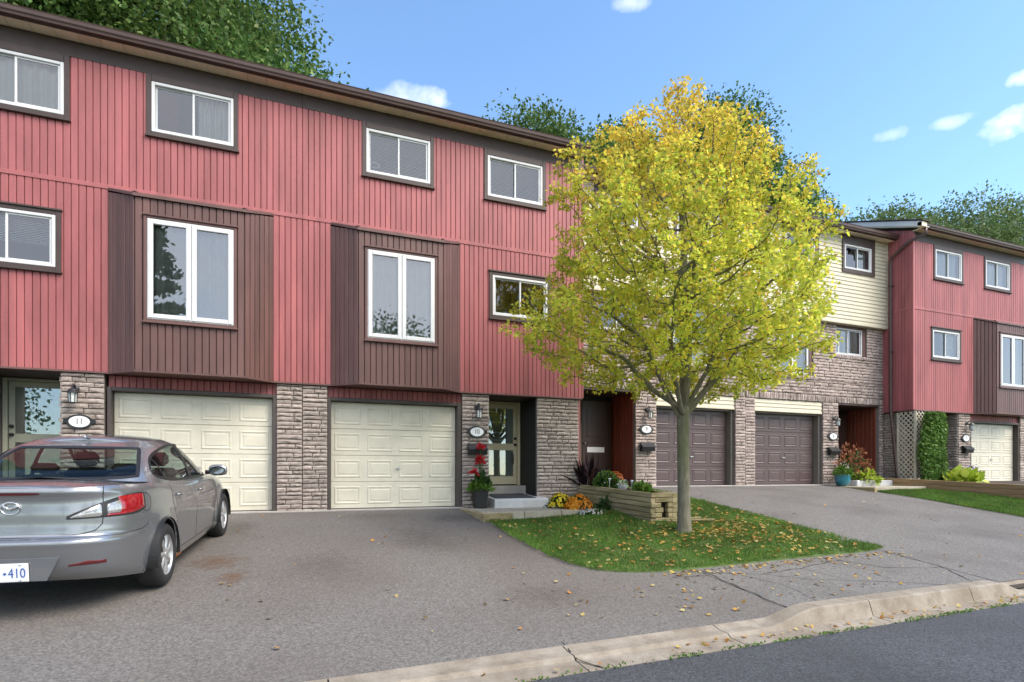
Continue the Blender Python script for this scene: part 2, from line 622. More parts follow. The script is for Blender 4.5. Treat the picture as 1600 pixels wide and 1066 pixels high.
M['apron_c'] = ramp_mat('garage sill concrete', [(.3, (.33, .3, .27)), (.7, (.46, .43, .4))], 4, .9, speck=.1, speck_scale=200, bump=.3)
M['soil'] = mat_simple('soil', (.05, .036, .025), .4, 20, .95, .5, 60)
M['crack'] = mat_simple('crack dirt', (.03, .027, .024), .3, 20, .95)
M['turf'] = ramp_mat('turf soil', [(.3, (0.046, 0.072, 0.018)), (.55, (0.078, 0.124, 0.029)), (.75, (0.130, 0.130, 0.046))], 6, .95, bump=.4, bscale=90)
M['turf_far'] = ramp_mat('far turf', [(.3, (.04, .07, .018)), (.7, (.075, .115, .03))], 2, .95, bump=.2, bscale=40)
M['mat'] = mat_simple('rubber mat', (.035, .037, .042), .2, 60, .7, .3, 300)
M['timber'] = ramp_mat('weathered timber', [(.25, (.13, .1, .045)), (.45, (.3, .24, .125)), (.6, (.4, .32, .19)), (.8, (.47, .38, .26))], 5, .85, big=(.12, .12, .035), big_scale=2.2, big_amt=.5, bump=.6, bscale=40, objrand=.18, stretch=(.9, .35, 4))
M['timber_new'] = ramp_mat('brown timber', [(.25, (.2, .12, .055)), (.5, (.34, .215, .11)), (.8, (.44, .3, .17))], 5, .8, bump=.5, bscale=40, objrand=.12, stretch=(.9, .35, 4))
M['bark'] = ramp_mat('young maple bark', [(.25, (.085, .075, .05)), (.5, (.165, .148, .105)), (.75, (.25, .225, .17))], 9, .9, big=(.095, .115, .03), big_scale=1.5, big_amt=.75, bump=.6, bscale=30, stretch=(2, 2, .6))
M['bark_d'] = mat_simple('dark bark', (.055, .045, .033), .3, 8, .9, .5, 20)

M['obscure'] = mat_simple('obscure glass', (.1, .12, .1), .25, 14, .12)

# ------------------------------------------------------------------ ground, driveways, road, kerb
def sstep(t):
    t = min(1.0, max(0.0, t))
    return t * t * (3 - 2 * t)


GL = ([3.8, 4.27, 5.2, 6.8, 8.0, 9.4, 10.5, 11.4, 13], [0, .07, .165, .366, .485, .6, .72, .815, .84])
GR = ([3.8, 4.27, 6.7, 9.4, 11.4, 12.5, 14], [0, .1, .42, .82, 1.08, 1.17, 1.2])
G7 = ([3.8, 4.27, 6.7, 8.5, 11.9, 14], [.02, .15, .6, .84, 1.1, 1.2])


def g(x, y):
    l = float(np.interp(y, *GL))
    r = float(np.interp(y, *GR))
    q = float(np.interp(y, *G7))
    z = l + (r - l) * sstep((x - 4) / 4)
    return z + (q - z) * sstep((x - 14.6) / 2.4)


def yk(x):
    return 3.82 + .03 * (x - 1.96)


def patch(name, xs, y0, y1, ny, off, mat, parent=None, kind='structure', skirt=0.0):
    """sheet following the ground; y0 and y1 are numbers or functions of x"""
    V, Fc = [], []
    fy0 = y0 if callable(y0) else (lambda x: y0)
    fy1 = y1 if callable(y1) else (lambda x: y1)
    n = len(xs)
    for x in xs:
        for j in range(ny + 1):
            y = fy0(x) + (fy1(x) - fy0(x)) * j / ny
            V.append((x, y, g(x, y) + off))
    m = ny + 1
    for i in range(n - 1):
        for j in range(ny):
            Fc.append((i * m + j, (i + 1) * m + j, (i + 1) * m + j + 1, i * m + j + 1))
    if skirt:
        ring = [i * m for i in range(n)] + [(n - 1) * m + j for j in range(1, m)] + [i * m + ny for i in range(n - 2, -1, -1)] + [j for j in range(ny - 1, 0, -1)]
        b = len(V)
        for k in ring:
            V.append((V[k][0], V[k][1], V[k][2] - skirt))
        for k in range(len(ring)):
            k2 = (k + 1) % len(ring)
            Fc.append((ring[k2], ring[k], b + k, b + k2))
    return mk(name, V, Fc, mat, parent, smooth=True, kind=kind)


S = 700
mk('ground', [(-S, -S, -.12), (S, -S, -.12), (S, S, -.12), (-S, S, -.12)], [(0, 1, 2, 3)], M['turf_far'], kind='structure')
lin = lambda a, b, n: [a + (b - a) * i / n for i in range(n + 1)]
patch('terrain', lin(-30, 44, 148), lambda x: yk(x) + .3, 24, 60, -.03, M['soil'])
drv = patch('driveway', lin(-14, 5.0, 60), lambda x: yk(x) + .44, 11.62, 40, 0.0, M['asphalt'])
apron = patch('old_pavement', lin(4.9, 8.6, 24), lambda x: yk(x) + .44, 6.3, 12, .005, M['asphalt2'])
patch('side_driveway', lin(8.4, 14.95, 32), lambda x: yk(x) + .44, 12.62, 40, .009, M['asphalt2'])
patch('verge', lin(14.9, 34, 32), lambda x: yk(x) + .44, 12.4, 36, -.01, M['turf_far'])
patch('verge', lin(-30, -13.9, 20), lambda x: yk(x) + .44, 12.4, 30, -.01, M['turf_far'])

# road
V, Fc = [], []
for i, x in enumerate(lin(-60, 80, 70)):
    for j, y in enumerate((yk(x) + .006, 2.0, 0, -2.2)):
        V.append((x, y, 0.0 + (.0 if j == 0 else .012 * j if j < 3 else .0)))
for i in range(70):
    for j in range(3):
        Fc.append((i * 4 + j, i * 4 + j + 1, i * 4 + 5 + j, i * 4 + 4 + j))
mk('road', V, Fc, M['road'], kind='structure', smooth=True)
patch_far = mk('far_pavement', [(-60, -2.25, .1), (80, -2.25, .1), (80, -3.4, .12), (-60, -3.4, .12)], [(0, 3, 2, 1)], M['concrete2'], kind='structure')
mk('far_kerb', MB().bbox(-60, 80, -2.25, -2.1, -.05, .125, .02).V, MB().bbox(-60, 80, -2.25, -2.1, -.05, .125, .02).F, M['concrete'], kind='structure')

# kerb: gutter pan plus a low lip that rises to a full kerb along the lawn
kerb = empty('kerb', (4, 4.0, 0))
tag(kerb, kind='structure')


def kerb_h(x):
    up = sstep((x - 4.2) / .75) * (1 - sstep((x - 8.05) / .5))
    return up


joints = [-30, -18, -12, -6, -2.6, .3, 2.16, 3.76, 5.7, 7.45, 9.9, 12.6, 15.5, 19, 25, 34]
for a, b in zip(joints[:-1], joints[1:]):
    n = max(2, int((b - a) / .09)) if a < 10 and b > -3 else 6
    xs = lin(a + .006, b - .006, n)
    V, Fc = [], []
    for x in xs:
        h = kerb_h(x)
        y = yk(x)
        zt = .05 + .125 * h
        gb = g(x, y + .45)
        nzv = mnoise.noise((x * 4, 1.3, 0)) * .005
        ch = .012 + mnoise.noise((x * 11, 4.3, 0)) * .006
        pr = [(y, -.06), (y + nzv, .004), (y + .215, .02), (y + .222 + .004 * h, .026), (y + .236 + .035 * h, zt - ch), (y + .24 + .035 * h + ch, zt),
              (y + .36, zt + .004), (y + .45, max(zt + .006, gb + .004)), (y + .455, -.06)]
        V += [(x, p, z) for p, z in pr]
    k = 9
    for i in range(n):
        for j in range(k - 1):
            Fc.append((i * k + j, (i + 1) * k + j, (i + 1) * k + j + 1, i * k + j + 1))
    Fc += [tuple(range(k)), tuple(range(n * k, n * k + k))[::-1]]
    mk('kerb_stone', V, Fc, M['concrete'], kerb)

# cracks in the old asphalt: thin dirt-filled ribbons
def crack(pts, w, parent, off):
    m = MB()
    V, Fc = [], []
    P = []
    for (xa, ya), (xb, yb) in zip(pts[:-1], pts[1:]):
        n = max(2, int(math.hypot(xb - xa, yb - ya) / .06))
        for i in range(n):
            t = i / n
            P.append((xa + (xb - xa) * t, ya + (yb - ya) * t))
    P.append(pts[-1])
    for i, (x, y) in enumerate(P):
        a, b = P[max(0, i - 1)], P[min(len(P) - 1, i + 1)]
        d = Vector((b[0] - a[0], b[1] - a[1])).normalized()
        jx = mnoise.noise((x * 5, y * 5, 3)) * .035
        x, y = x + -d.y * jx, y + d.x * jx
        ww = w * (.35 + 1.1 * abs(mnoise.noise((x * 9, y * 9, 8))))
        for s in (-1, 1):
            px, py = x - d.y * ww * s, y + d.x * ww * s
            V.append((px, py, g(px, py) + off))
    for i in range(len(P) - 1):
        Fc.append((2 * i, 2 * i + 2, 2 * i + 3, 2 * i + 1))
    mk('crack', V, Fc, M['crack'], parent)


for pts, w in [([(4.95, 5.9), (4.92, 5.2), (4.86, 4.4)], .012), ([(4.9, 5.8), (5.6, 5.55), (6.3, 5.6), (7.2, 5.75)], .008), ([(5.3, 5.7), (5.5, 5.1), (5.35, 4.4)], .006),
               ([(6.3, 5.6), (6.5, 5.0), (7.1, 4.75), (7.6, 4.5)], .007), ([(7.2, 5.75), (7.5, 5.3), (8.3, 5.1)], .007), ([(8.45, 6.0), (8.42, 5.2), (8.0, 4.5)], .012), ([(5.6, 5.55), (6.0, 5.2), (6.5, 5.0)], .006),
               ([(4.4, 5.75), (4.95, 5.7)], .008)]:
    crack(pts, w, apron, .0095)
crack([(2.2, 4.35), (2.16, 4.02), (2.3, 3.85)], .012, kerb, .0)

# oil, rust and damp stains that have soaked into the driveway
def stain_mat(name, col, amt):
    m, nt, b = nodes_mat(name)
    N, L = nt.nodes.new, nt.links.new
    setp(b, rough=.85)
    b.inputs['Base Color'].default_value = c4(col)
    tcn = N('ShaderNodeTexCoord')
    ln = N('ShaderNodeVectorMath'); ln.operation = 'LENGTH'
    mp = N('ShaderNodeMapping')
    mp.inputs['Location'].default_value = (-1, -1, 0)
    mp.inputs['Scale'].default_value = (2, 2, 0)
    L(tcn.outputs['Generated'], mp.inputs['Vector'])
    L(mp.outputs[0], ln.inputs[0])
    nn = N('ShaderNodeTexNoise'); nn.inputs['Scale'].default_value = 9; nn.inputs['Detail'].default_value = 6
    geo = N('ShaderNodeNewGeometry')
    L(geo.outputs['Position'], nn.inputs['Vector'])
    a = N('ShaderNodeMath'); a.operation = 'MULTIPLY_ADD'
    L(nn.outputs['Fac'], a.inputs[0]); a.inputs[1].default_value = 1.5; L(ln.outputs['Value'], a.inputs[2])
    mr = N('ShaderNodeMapRange')
    mr.inputs[1].default_value, mr.inputs[2].default_value, mr.inputs[3].default_value, mr.inputs[4].default_value = .75, 1.6, amt, 0
    L(a.outputs[0], mr.inputs[0])
    tr = N('ShaderNodeBsdfTransparent')
    ms = N('ShaderNodeMixShader')
    L(mr.outputs[0], ms.inputs[0]); L(tr.outputs[0], ms.inputs[1]); L(b.outputs[0], ms.inputs[2])
    out = [n for n in nt.nodes if n.type == 'OUTPUT_MATERIAL'][0]
    L(ms.outputs[0], out.inputs['Surface'])
    return m


M['rust'] = stain_mat('rust stain', (.19, .085, .03), .4)
M['oil'] = stain_mat('oil stain', (.06, .052, .047), .22)
M['damp'] = stain_mat('brown stain', (.12, .085, .058), .2)
so = .004
for x, y, rx, ry, mt in [(-.72, 7.62, .42, .5, 'rust'), (-.5, 6.9, .25, .4, 'rust'), (2.0, 8.6, .8, 1.6, 'oil'), (2.6, 5.5, .7, .5, 'damp'), (-2.0, 7.9, .7, 1.8, 'oil'), (.5, 7.2, .6, 1.1, 'damp'), (2.9, 10.2, .6, .7, 'oil'), (1.6, 10.6, .8, .5, 'damp'), (-.6, 9.9, .4, .8, 'oil')]:
    so += .0011
    m = 10
    V = [(x - rx + 2 * rx * i / m, y - ry + 2 * ry * j / m, 0) for i in range(m + 1) for j in range(m + 1)]
    V = [(a, b, g(a, b) + so) for a, b, _ in V]
    Fc = [(i * (m + 1) + j, (i + 1) * (m + 1) + j, (i + 1) * (m + 1) + j + 1, i * (m + 1) + j + 1) for i in range(m) for j in range(m)]
    mk('stain', V, Fc, M[mt], drv)

# garage sills and the paths
for x0, x1, y0, y1, z in [(-2.65, 3.42, 11.2, 11.8, .822), (8.6, 15.2, 12.25, 12.9, 1.178), (19.6, 23.3, 11.3, 12.0, 1.24)]:
    MB().bbox(x0, x1, y0, y1, z - .3, z, .01).obj('garage_sill', M['apron_c'], kind='structure')
path = empty('path', (4.5, 10.5, .78))
tag(path, kind='structure')
for x0, x1 in ((3.41, 4.16), (4.17, 4.92), (4.93, 5.55)):
    MB().bbox(x0, x1, 9.78, 11.21, .5, .802, .012).obj('slab', M['concrete2'], path)
MB().bbox(3.33, 3.405, 9.78, 11.21, .5, .795, .01).obj('edging', M['timber'], path)
MB().bbox(3.33, 3.9, 9.7, 9.775, .45, .785, .01).obj('edging', M['timber'], path)
path8 = empty('path', (16, 11.4, 1.1))
tag(path8, kind='structure')
for y0, y1 in ((10.75, 11.5), (11.51, 12.3)):
    MB().bbox(14.83, 16.9, y0, y1, .7, 1.135, .012).obj('slab', M['concrete2'], path8)
MB().bbox(14.73, 14.825, 10.7, 12.2, .8, 1.12, .01).obj('edging', M['timber'], path8)

# lawns
def lawn_left(y):
    return float(np.interp(y, [5.97, 6.0, 6.08, 6.25, 6.6, 7.2, 8.2, 9.6, 10], [4.6, 4.25, 3.85, 3.55, 3.36, 3.28, 3.29, 3.4, 3.42]))


def lawn_right(y):
    return float(np.interp(y, [5.97, 6.02, 6.1, 6.3, 7, 8.2, 9.6, 12], [8.0, 8.35, 8.6, 8.62, 8.53, 8.44, 8.36, 8.3]))


def lawn_mesh(name, ys, left, right, off, parent=None):
    V, Fc = [], []
    n = 30
    for ri, y in enumerate(ys):
        a, b = left(y), right(y)
        for i in range(n + 1):
            x = a + (b - a) * i / n
            e = min(i, n - i, 2) / 2 * (min(1, ri / 2) if y < 8 else 1)
            V.append((x, y, g(x, y) + off * e - .01 * (1 - e) + mnoise.noise((x * 1.5, y * 1.5, 0)) * .012 * e))
    for j in range(len(ys) - 1):
        for i in range(n):
            Fc.append((j * (n + 1) + i, j * (n + 1) + i + 1, (j + 1) * (n + 1) + i + 1, (j + 1) * (n + 1) + i))
    return mk(name, V, Fc, M['turf'], parent, smooth=True, kind='structure')


lawn_mesh('lawn', [5.97, 5.99, 6.05, 6.15, 6.3] + lin(6.5, 9.79, 24), lawn_left, lawn_right, .03)
lawn_mesh('lawn', lin(9.79, 12.1, 14), lambda y: 5.55, lawn_right, .03)
lawn_mesh('lawn', lin(5.5, 10.7, 30), lambda y: 14.9, lambda y: 17.0, .03)

# ------------------------------------------------------------------ wall pieces
def subtract(rects, h):
    out = []
    for (a0, a1, c0, c1) in rects:
        b0, b1, d0, d1 = h
        if b0 >= a1 or b1 <= a0 or d0 >= c1 or d1 <= c0:
            out.append((a0, a1, c0, c1))
            continue
        if c0 < d0:
            out.append((a0, a1, c0, d0))
        if d1 < c1:
            out.append((a0, a1, d1, c1))
        m0, m1 = max(c0, d0), min(c1, d1)
        if a0 < b0:
            out.append((a0, b0, m0, m1))
        if b1 < a1:
            out.append((b1, a1, m0, m1))
    return [r for r in out if r[1] - r[0] > .004 and r[3] - r[2] > .004]


def holes_out(rect, holes):
    rs = [rect]
    for h in holes:
        rs = subtract(rs, h)
    return rs


class Plane:
    """vertical wall plane: a runs along it, n out of it, z up"""
    def __init__(self, ox, oy, dx, dy):
        l = math.hypot(dx, dy)
        self.o, self.d = (ox, oy), (dx / l, dy / l)
        self.n = (dy / l, -dx / l)

    def p(self, a, n, z):
        return (self.o[0] + self.d[0] * a + self.n[0] * n, self.o[1] + self.d[1] * a + self.n[1] * n, z)


def vboards(parent, pl, a0, a1, z0, z1, mat, pitch=.1, holes=(), gap=.009, th=.018, name='siding_board', start=0.0, ztop=None):
    """vertical siding boards with open grooves, cut round the holes"""
    n = max(1, round((a1 - a0) / pitch))
    w = (a1 - a0) / n
    for i in range(n):
        b0, b1 = a0 + i * w + gap / 2, a0 + (i + 1) * w - gap / 2
        jit = random.uniform(-.0015, .0015)
        for (q0, q1, c0, c1) in holes_out((b0, b1, z0, z1), holes):
            ch = min(.006, (q1 - q0) * .3)
            prof = [(q0, 0), (q0, th - .007 + jit), (q0 + ch, th + jit), (q1 - ch, th + jit), (q1, th - .007 + jit), (q1, 0)]
            top = [c1] * 6
            if ztop and c1 >= z1 - .001:
                top = [ztop(q) for q, _ in prof]
            V = [pl.p(q, m, c0) for q, m in prof] + [pl.p(q, m, t) for (q, m), t in zip(prof, top)]
            Fc = [(0, 1, 2, 3, 4, 5), (11, 10, 9, 8, 7, 6)] + [(i2, i2 + 6, i2 + 7, i2 + 1) for i2 in range(5)]
            mk(name, V, Fc, mat, parent)


def wallbox(m, pl, a0, a1, n0, n1, z0, z1, z1b=None):
    z1b = z1 if z1b is None else z1b
    V = [pl.p(a0, n0, z0), pl.p(a1, n0, z0), pl.p(a1, n1, z0), pl.p(a0, n1, z0), pl.p(a0, n0, z1), pl.p(a1, n0, z1b), pl.p(a1, n1, z1b), pl.p(a0, n1, z1)]
    m.add(V, [(0, 3, 2, 1), (4, 5, 6, 7), (0, 1, 5, 4), (1, 2, 6, 5), (2, 3, 7, 6), (3, 0, 4, 7)])


def sheathing(parent, pl, a0, a1, z0, z1, mat, holes=(), th=.06, name='wall'):
    m = MB()
    for r in holes_out((a0, a1, z0, z1), holes):
        wallbox(m, pl, r[0], r[1], -th, -.002, r[2], r[3])
    return m.obj(name, mat, parent)


# stones: a few shared meshes with a rough split face, scaled to size
STONES = []
for mt in ('brick', 'brick2'):
    row = []
    for k in range(9):
        nx, nzz = 5, 3
        r = np.random.default_rng(100 + k)
        V, Fc = [], []
        for i in range(nx + 1):
            for j in range(nzz + 1):
                e = (i in (0, nx)) or (j in (0, nzz))
                x = i / nx - .5 + (0 if i in (0, nx) else r.uniform(-.05, .05))
                z = j / nzz - .5 + (0 if j in (0, nzz) else r.uniform(-.08, .08))
                if j in (0, nzz):
                    z += r.uniform(-.07, .03) * (1 if j else -1)
                V.append((x * (1 if 0 < i < nx else .985), -.5 + (.16 if e else r.uniform(-.16, .1)), z))
        b = len(V)
        ring = [i * (nzz + 1) for i in range(nx + 1)] + [nx * (nzz + 1) + j for j in range(1, nzz + 1)] + [i * (nzz + 1) + nzz for i in range(nx - 1, -1, -1)] + [j for j in range(nzz - 1, 0, -1)]
        for q in ring:
            V.append((V[q][0], .5, V[q][2]))
        for i in range(nx):
            for j in range(nzz):
                q = i * (nzz + 1) + j
                Fc.append((q, q + nzz + 1, q + nzz + 2, q + 1))
        for q in range(len(ring)):
            q2 = (q + 1) % len(ring)
            Fc.append((ring[q2], ring[q], b + q, b + q2))
        me = bpy.data.meshes.new('stone')
        me.from_pydata(V, [], Fc)
        me.materials.append(M[mt])
        row.append(me)
    STONES.append(row)


def stones(parent, pl, a0, a1, z0, z1, holes=(), course=.08, lens=(.14, .42), kind=0, budget=None, soldier=False, stuff=None, depth=.05):
    """courses of split stones on a wall plane; past the budget they go into the stuff builder"""
    rot = math.atan2(pl.d[1], pl.d[0])
    z = z0
    rowi = 0
    while z < z1 - .02:
        h = min(z1 - z, course * random.uniform(.86, 1.14)) if not soldier else z1 - z0
        if z1 - (z + h) < .03:
            h = z1 - z
        spans = holes_out((a0, a1, z + .004, z + h - .004), holes)
        for (s0, s1, c0, c1) in spans:
            if c1 - c0 < .02:
                continue
            a = s0
            while a < s1 - .005:
                l = random.uniform(*lens)
                if s1 - (a + l) < lens[0] * .7:
                    l = s1 - a
                th = depth * random.uniform(.8, 1.25)
                ln, hh = max(.02, l - .011), max(.012, (c1 - c0) - .006)
                ctr = pl.p(a + l / 2, th / 2 - .02, (c0 + c1) / 2 + random.uniform(-.002, .002))
                me = random.choice(STONES[kind])
                sx = -1 if random.random() < .5 else 1
                if budget is None or budget[0] > 0:
                    o = place('stone', me, ctr, parent, rot, (ln, th, hh))
                    if budget:
                        budget[0] -= 1
                else:
                    cr, sr = math.cos(rot), math.sin(rot)
                    V = [(ctr[0] + v.co.x * ln * cr - v.co.y * th * sr, ctr[1] + v.co.x * ln * sr + v.co.y * th * cr, ctr[2] + v.co.z * hh) for v in me.vertices]
                    stuff.add(V, [tuple(p.vertices) for p in me.polygons])
                a += l
        z += h
        rowi += 1


def sheet(name, V, nx, mat, parent, smooth=True):
    n = len(V) // nx
    Fc = [(i * nx + j, i * nx + j + 1, (i + 1) * nx + j + 1, (i + 1) * nx + j) for i in range(n - 1) for j in range(nx - 1)]
    return mk(name, V, Fc, mat, parent, smooth=smooth)


def pane(x0, x1, y, z0, z1, glass, parent):
    return mk('pane', [(x0, y, z0), (x1, y, z0), (x1, y, z1), (x0, y, z1)], [(0, 1, 2, 3)], M[glass], parent)


def window(parent, x0, x1, z0, z1, D, style='slider', trim=.075, trim_mat=None, proud=.022, shade='sheer', glass='glass', room=1.3, sill=True, head=True, tw=None, recess=0.0, rseed=0):
    """white frame > brown trim, sash, panes, shade, room behind; D is the wall plane"""
    r = random.Random(rseed + int(x0 * 100))
    f = .05
    y0, y1 = D - proud - .012 + recess, D + .06 + recess
    m = MB()
    m.bbox(x0, x0 + f, y0, y1, z0, z1, .006)
    m.bbox(x1 - f, x1, y0, y1, z0, z1, .006)
    m.bbox(x0 + f, x1 - f, y0 + .001, y1, z0, z0 + f, .006)
    m.bbox(x0 + f, x1 - f, y0 + .001, y1, z1 - f, z1, .006)
    w = m.obj('window', M['white'], parent)
    tm = trim_mat or M['trim']
    if trim:
        ty0, ty1 = D - proud - .018, D + .03
        L_, R_, B_, T_ = tw or (trim, trim, trim, trim)
        for q in ((x0 - L_, x0 - .002, z0 - B_, z1 + T_), (x1 + .002, x1 + R_, z0 - B_, z1 + T_)):
            if q[1] - q[0] > .01:
                MB().bbox(q[0], q[1], ty0, ty1, q[2], q[3], .005).obj('trim', tm, w)
        if T_ > .01:
            MB().bbox(x0 - .002, x1 + .002, ty0 + .002, ty1, z1 + .002, z1 + T_, .005).obj('trim', tm, w)
        if B_ > .01:
            MB().bbox(x0 - .002, x1 + .002, ty0 + .002, ty1, z0 - B_, z0 - .002, .005).obj('trim', tm, w)
        if sill:
            MB().bbox(x0 - L_ - .015, x1 + R_ + .015, ty0 - .03, ty0 + .03, z0 - B_ - .02, z0 - B_ + .015, .006).obj('sill', tm, w)
        if head:
            MB().bbox(x0 - L_ - .015, x1 + R_ + .015, ty0 - .022, ty0 + .03, z1 + T_ - .012, z1 + T_ + .02, .006).obj('head_moulding', tm, w)
    xm = (x0 + x1) / 2
    gy = D + .012 + recess
    if style == 'slider':
        s = .034
        for k, (a, b) in enumerate(((x0 + f, xm + .018), (xm - .018, x1 - f))):
            yy = y0 + .02 + (.026 if k == 0 else .004)
            q = MB()
            q.bbox(a, a + s, yy, yy + .024, z0 + f, z1 - f, .004)
            q.bbox(b - s, b, yy, yy + .024, z0 + f, z1 - f, .004)
            q.bbox(a + s, b - s, yy + .001, yy + .024, z0 + f, z0 + f + s * .8, .004)
            q.bbox(a + s, b - s, yy + .001, yy + .024, z1 - f - s * .8, z1 - f, .004)
            so_ = q.obj('sash', M['greyv'] if k == 0 else M['white'], w)
            pane(a + s - .004, b - s + .004, yy + .012, z0 + f + s * .8 - .004, z1 - f - s * .8 + .004, glass, w)
    else:
        s = .075
        for k, (a, b) in enumerate(((x0 + .012, xm - .004), (xm + .004, x1 - .012))):
            yy = y0 - .012
            q = MB()
            q.bbox(a, a + s, yy, yy + .05, z0 + .014, z1 - .014, .009)
            q.bbox(b - s, b, yy, yy + .05, z0 + .014, z1 - .014, .009)
            q.bbox(a + s, b - s, yy + .001, yy + .05, z0 + .014, z0 + s + .014, .009)
            q.bbox(a + s, b - s, yy + .001, yy + .05, z1 - s - .014, z1 - .014, .009)
            q.obj('sash', M['white'], w)
            pane(a + s - .004, b - s + .004, yy + .028, z0 + s + .01, z1 - s - .01, glass, w)
        MB().box(xm - .004, xm + .004, y0 + .01, y1, z0 + .01, z1 - .01).obj('mullion', M['greyv'], w)
    # shade behind the glass
    cy = D + .12 + recess
    if shade in ('sheer', 'half', 'dark_half'):
        xa, xb = x0 + .03, x1 - .03
        if shade == 'half':
            xa = xm + .02
        if shade == 'dark_half':
            xa, xb = x0 + .55 * (x1 - x0), x1 - .03
        n = 60
        V = []
        ph = r.uniform(0, 6)
        for j in (0, 1):
            for i in range(n + 1):
                t = i / n
                y = cy + .03 * math.sin(t * 46 + ph + math.sin(t * 9)) + .016 * math.sin(t * 19 + ph * 2)
                V.append((xa + (xb - xa) * t, y, z0 + .02 if j == 0 else z1 - .02))
        sheet('curtain', V, n + 1, M['curtain'], w)
        if shade == 'dark_half':
            V = []
            xa, xb = x0 + .05, x0 + .3 * (x1 - x0)
            for j in (0, 1):
                for i in range(n + 1):
                    t = i / n
                    V.append((xa + (xb - xa) * t, cy + .03 * math.sin(t * 24), z0 + .02 if j == 0 else z1 - .02))
            sheet('curtain', V, n + 1, M['curtain_red'], w)
    if shade in ('blind', 'blind_up'):
        m = MB()
        zb = z0 + .03 if shade == 'blind' else z0 + .45 * (z1 - z0)
        z = z1 - .04
        while z > zb:
            m.add([(x0 + .04, cy - .012, z - .01), (x1 - .04, cy - .012, z - .01), (x1 - .04, cy + .012, z + .008), (x0 + .04, cy + .012, z + .008)], [(0, 1, 2, 3)])
            z -= .027
        m.obj('blind', M['blind'], w)
    # the room
    a, b, c, d = x0 + .01, x1 - .01, z0 + .01, z1 - .01
    ya, yb = D + .061 + recess, D + room
    V = [(a, ya, c), (b, ya, c), (b, ya, d), (a, ya, d), (a - .4, yb, c - .3), (b + .4, yb, c - .3), (b + .4, yb, d + .15), (a - .4, yb, d + .15)]
    mk('room', V, [(4, 5, 6, 7), (0, 1, 5, 4), (3, 7, 6, 2), (0, 4, 7, 3), (1, 2, 6, 5)], M['interior'], w)
    return w


def garage_door(parent, x0, x1, z0, z1, y, mat, handle_x=None, sections=4, cols=4):
    m = MB()
    h = (z1 - z0) / sections
    for k in range(sections):
        m.bbox(x0, x1, y, y + .045, z0 + k * h + .002, z0 + (k + 1) * h - .004, .006)
    m.box(x0, x1, y + .02, y + .05, z0, z1)
    d = m.obj('garage_door', mat, parent)
    w = (x1 - x0) / cols
    for k in range(sections):
        for i in range(cols):
            a0, a1 = x0 + i * w + .075, x0 + (i + 1) * w - .075
            c0, c1 = z0 + k * h + .095, z0 + (k + 1) * h - .095
            # embossed frame: a raised lip, a bevel down to the face, a flat field
            V, Fc = [], []
            for (ins, pr) in ((-.012, -.0005), (0, .009), (.012, .010), (.034, .001), (.048, .0008), (.062, .006)):
                V += [(a0 + ins, y - pr, c0 + ins), (a1 - ins, y - pr, c0 + ins), (a1 - ins, y - pr, c1 - ins), (a0 + ins, y - pr, c1 - ins)]
            for q in range(5):
                for e in range(4):
                    Fc.append((q * 4 + e, q * 4 + (e + 1) % 4, q * 4 + 4 + (e + 1) % 4, q * 4 + 4 + e))
            Fc.append((20, 21, 22, 23))
            mk('panel', V, Fc, mat, d)
    hx = handle_x if handle_x is not None else (x0 + x1) / 2 + .02
    hz = z0 + h * 1.52
    m = MB()
    m.lathe([(0.0, -.03), (.018, -.03), (.022, -.012), (.022, 0)], (hx, y, hz), 14, 'y')
    m.bbox(hx - .055, hx + .055, y - .04, y - .026, hz - .009, hz + .009, .004)
    m.obj('handle', M['steel'], d)
    MB().bbox(x0, x1, y - .004, y + .03, z0 - .03, z0 + .002, .004).obj('weather_strip', M['black'], d)
    return d


def eave(parent, x0, x1, D, zs, overhang, gutter_h, ridge, roof_pitch=.378, ends=(False, False)):
    """soffit panels, fascia, gutter and the roof slab"""
    ye = D - overhang
    n = max(1, round((x1 - x0) / .31))
    w = (x1 - x0) / n
    sf = MB().box(x0, x1, ye + .01, D + .03, zs + .012, zs + .03).obj('soffit', M['soffit'], parent)
    for i in range(n):
        MB().bbox(x0 + i * w + .004, x0 + (i + 1) * w - .004, ye + .008, D + .02, zs, zs + .011, .003).obj('soffit_panel', M['soffit'], sf)
    MB().box(x0 - .001, x1 + .001, ye - .012, ye + .006, zs - .012, zs + gutter_h).obj('fascia', M['fascia'], parent)
    pr = [(ye - .014, zs + gutter_h - .005), (ye - .014, zs + .005), (ye - .075, zs + .005), (ye - .085, zs + .035), (ye - .105, zs + .055), (ye - .115, zs + gutter_h - .02),
          (ye - .125, zs + gutter_h), (ye - .11, zs + gutter_h + .006), (ye - .10, zs + gutter_h - .012), (ye - .09, zs + .06), (ye - .06, zs + .02), (ye - .02, zs + .02), (ye - .02, zs + gutter_h - .005)]
    MB().prism(pr, 'x', x0, x1).obj('gutter', M['fascia'], parent)
    m = MB()
    z0 = zs + gutter_h + .0
    yr = D + ridge
    zr = z0 + (yr - ye) * roof_pitch
    pr = [(ye - .04, z0), (yr, zr), (yr + ridge + .3, z0), (yr + ridge + .3, z0 + .03), (yr, zr + .04), (ye - .04, z0 + .035)]
    m.prism(pr, 'x', x0, x1)
    m.obj('roof', M['roof'], parent)
    return z0, zr, yr


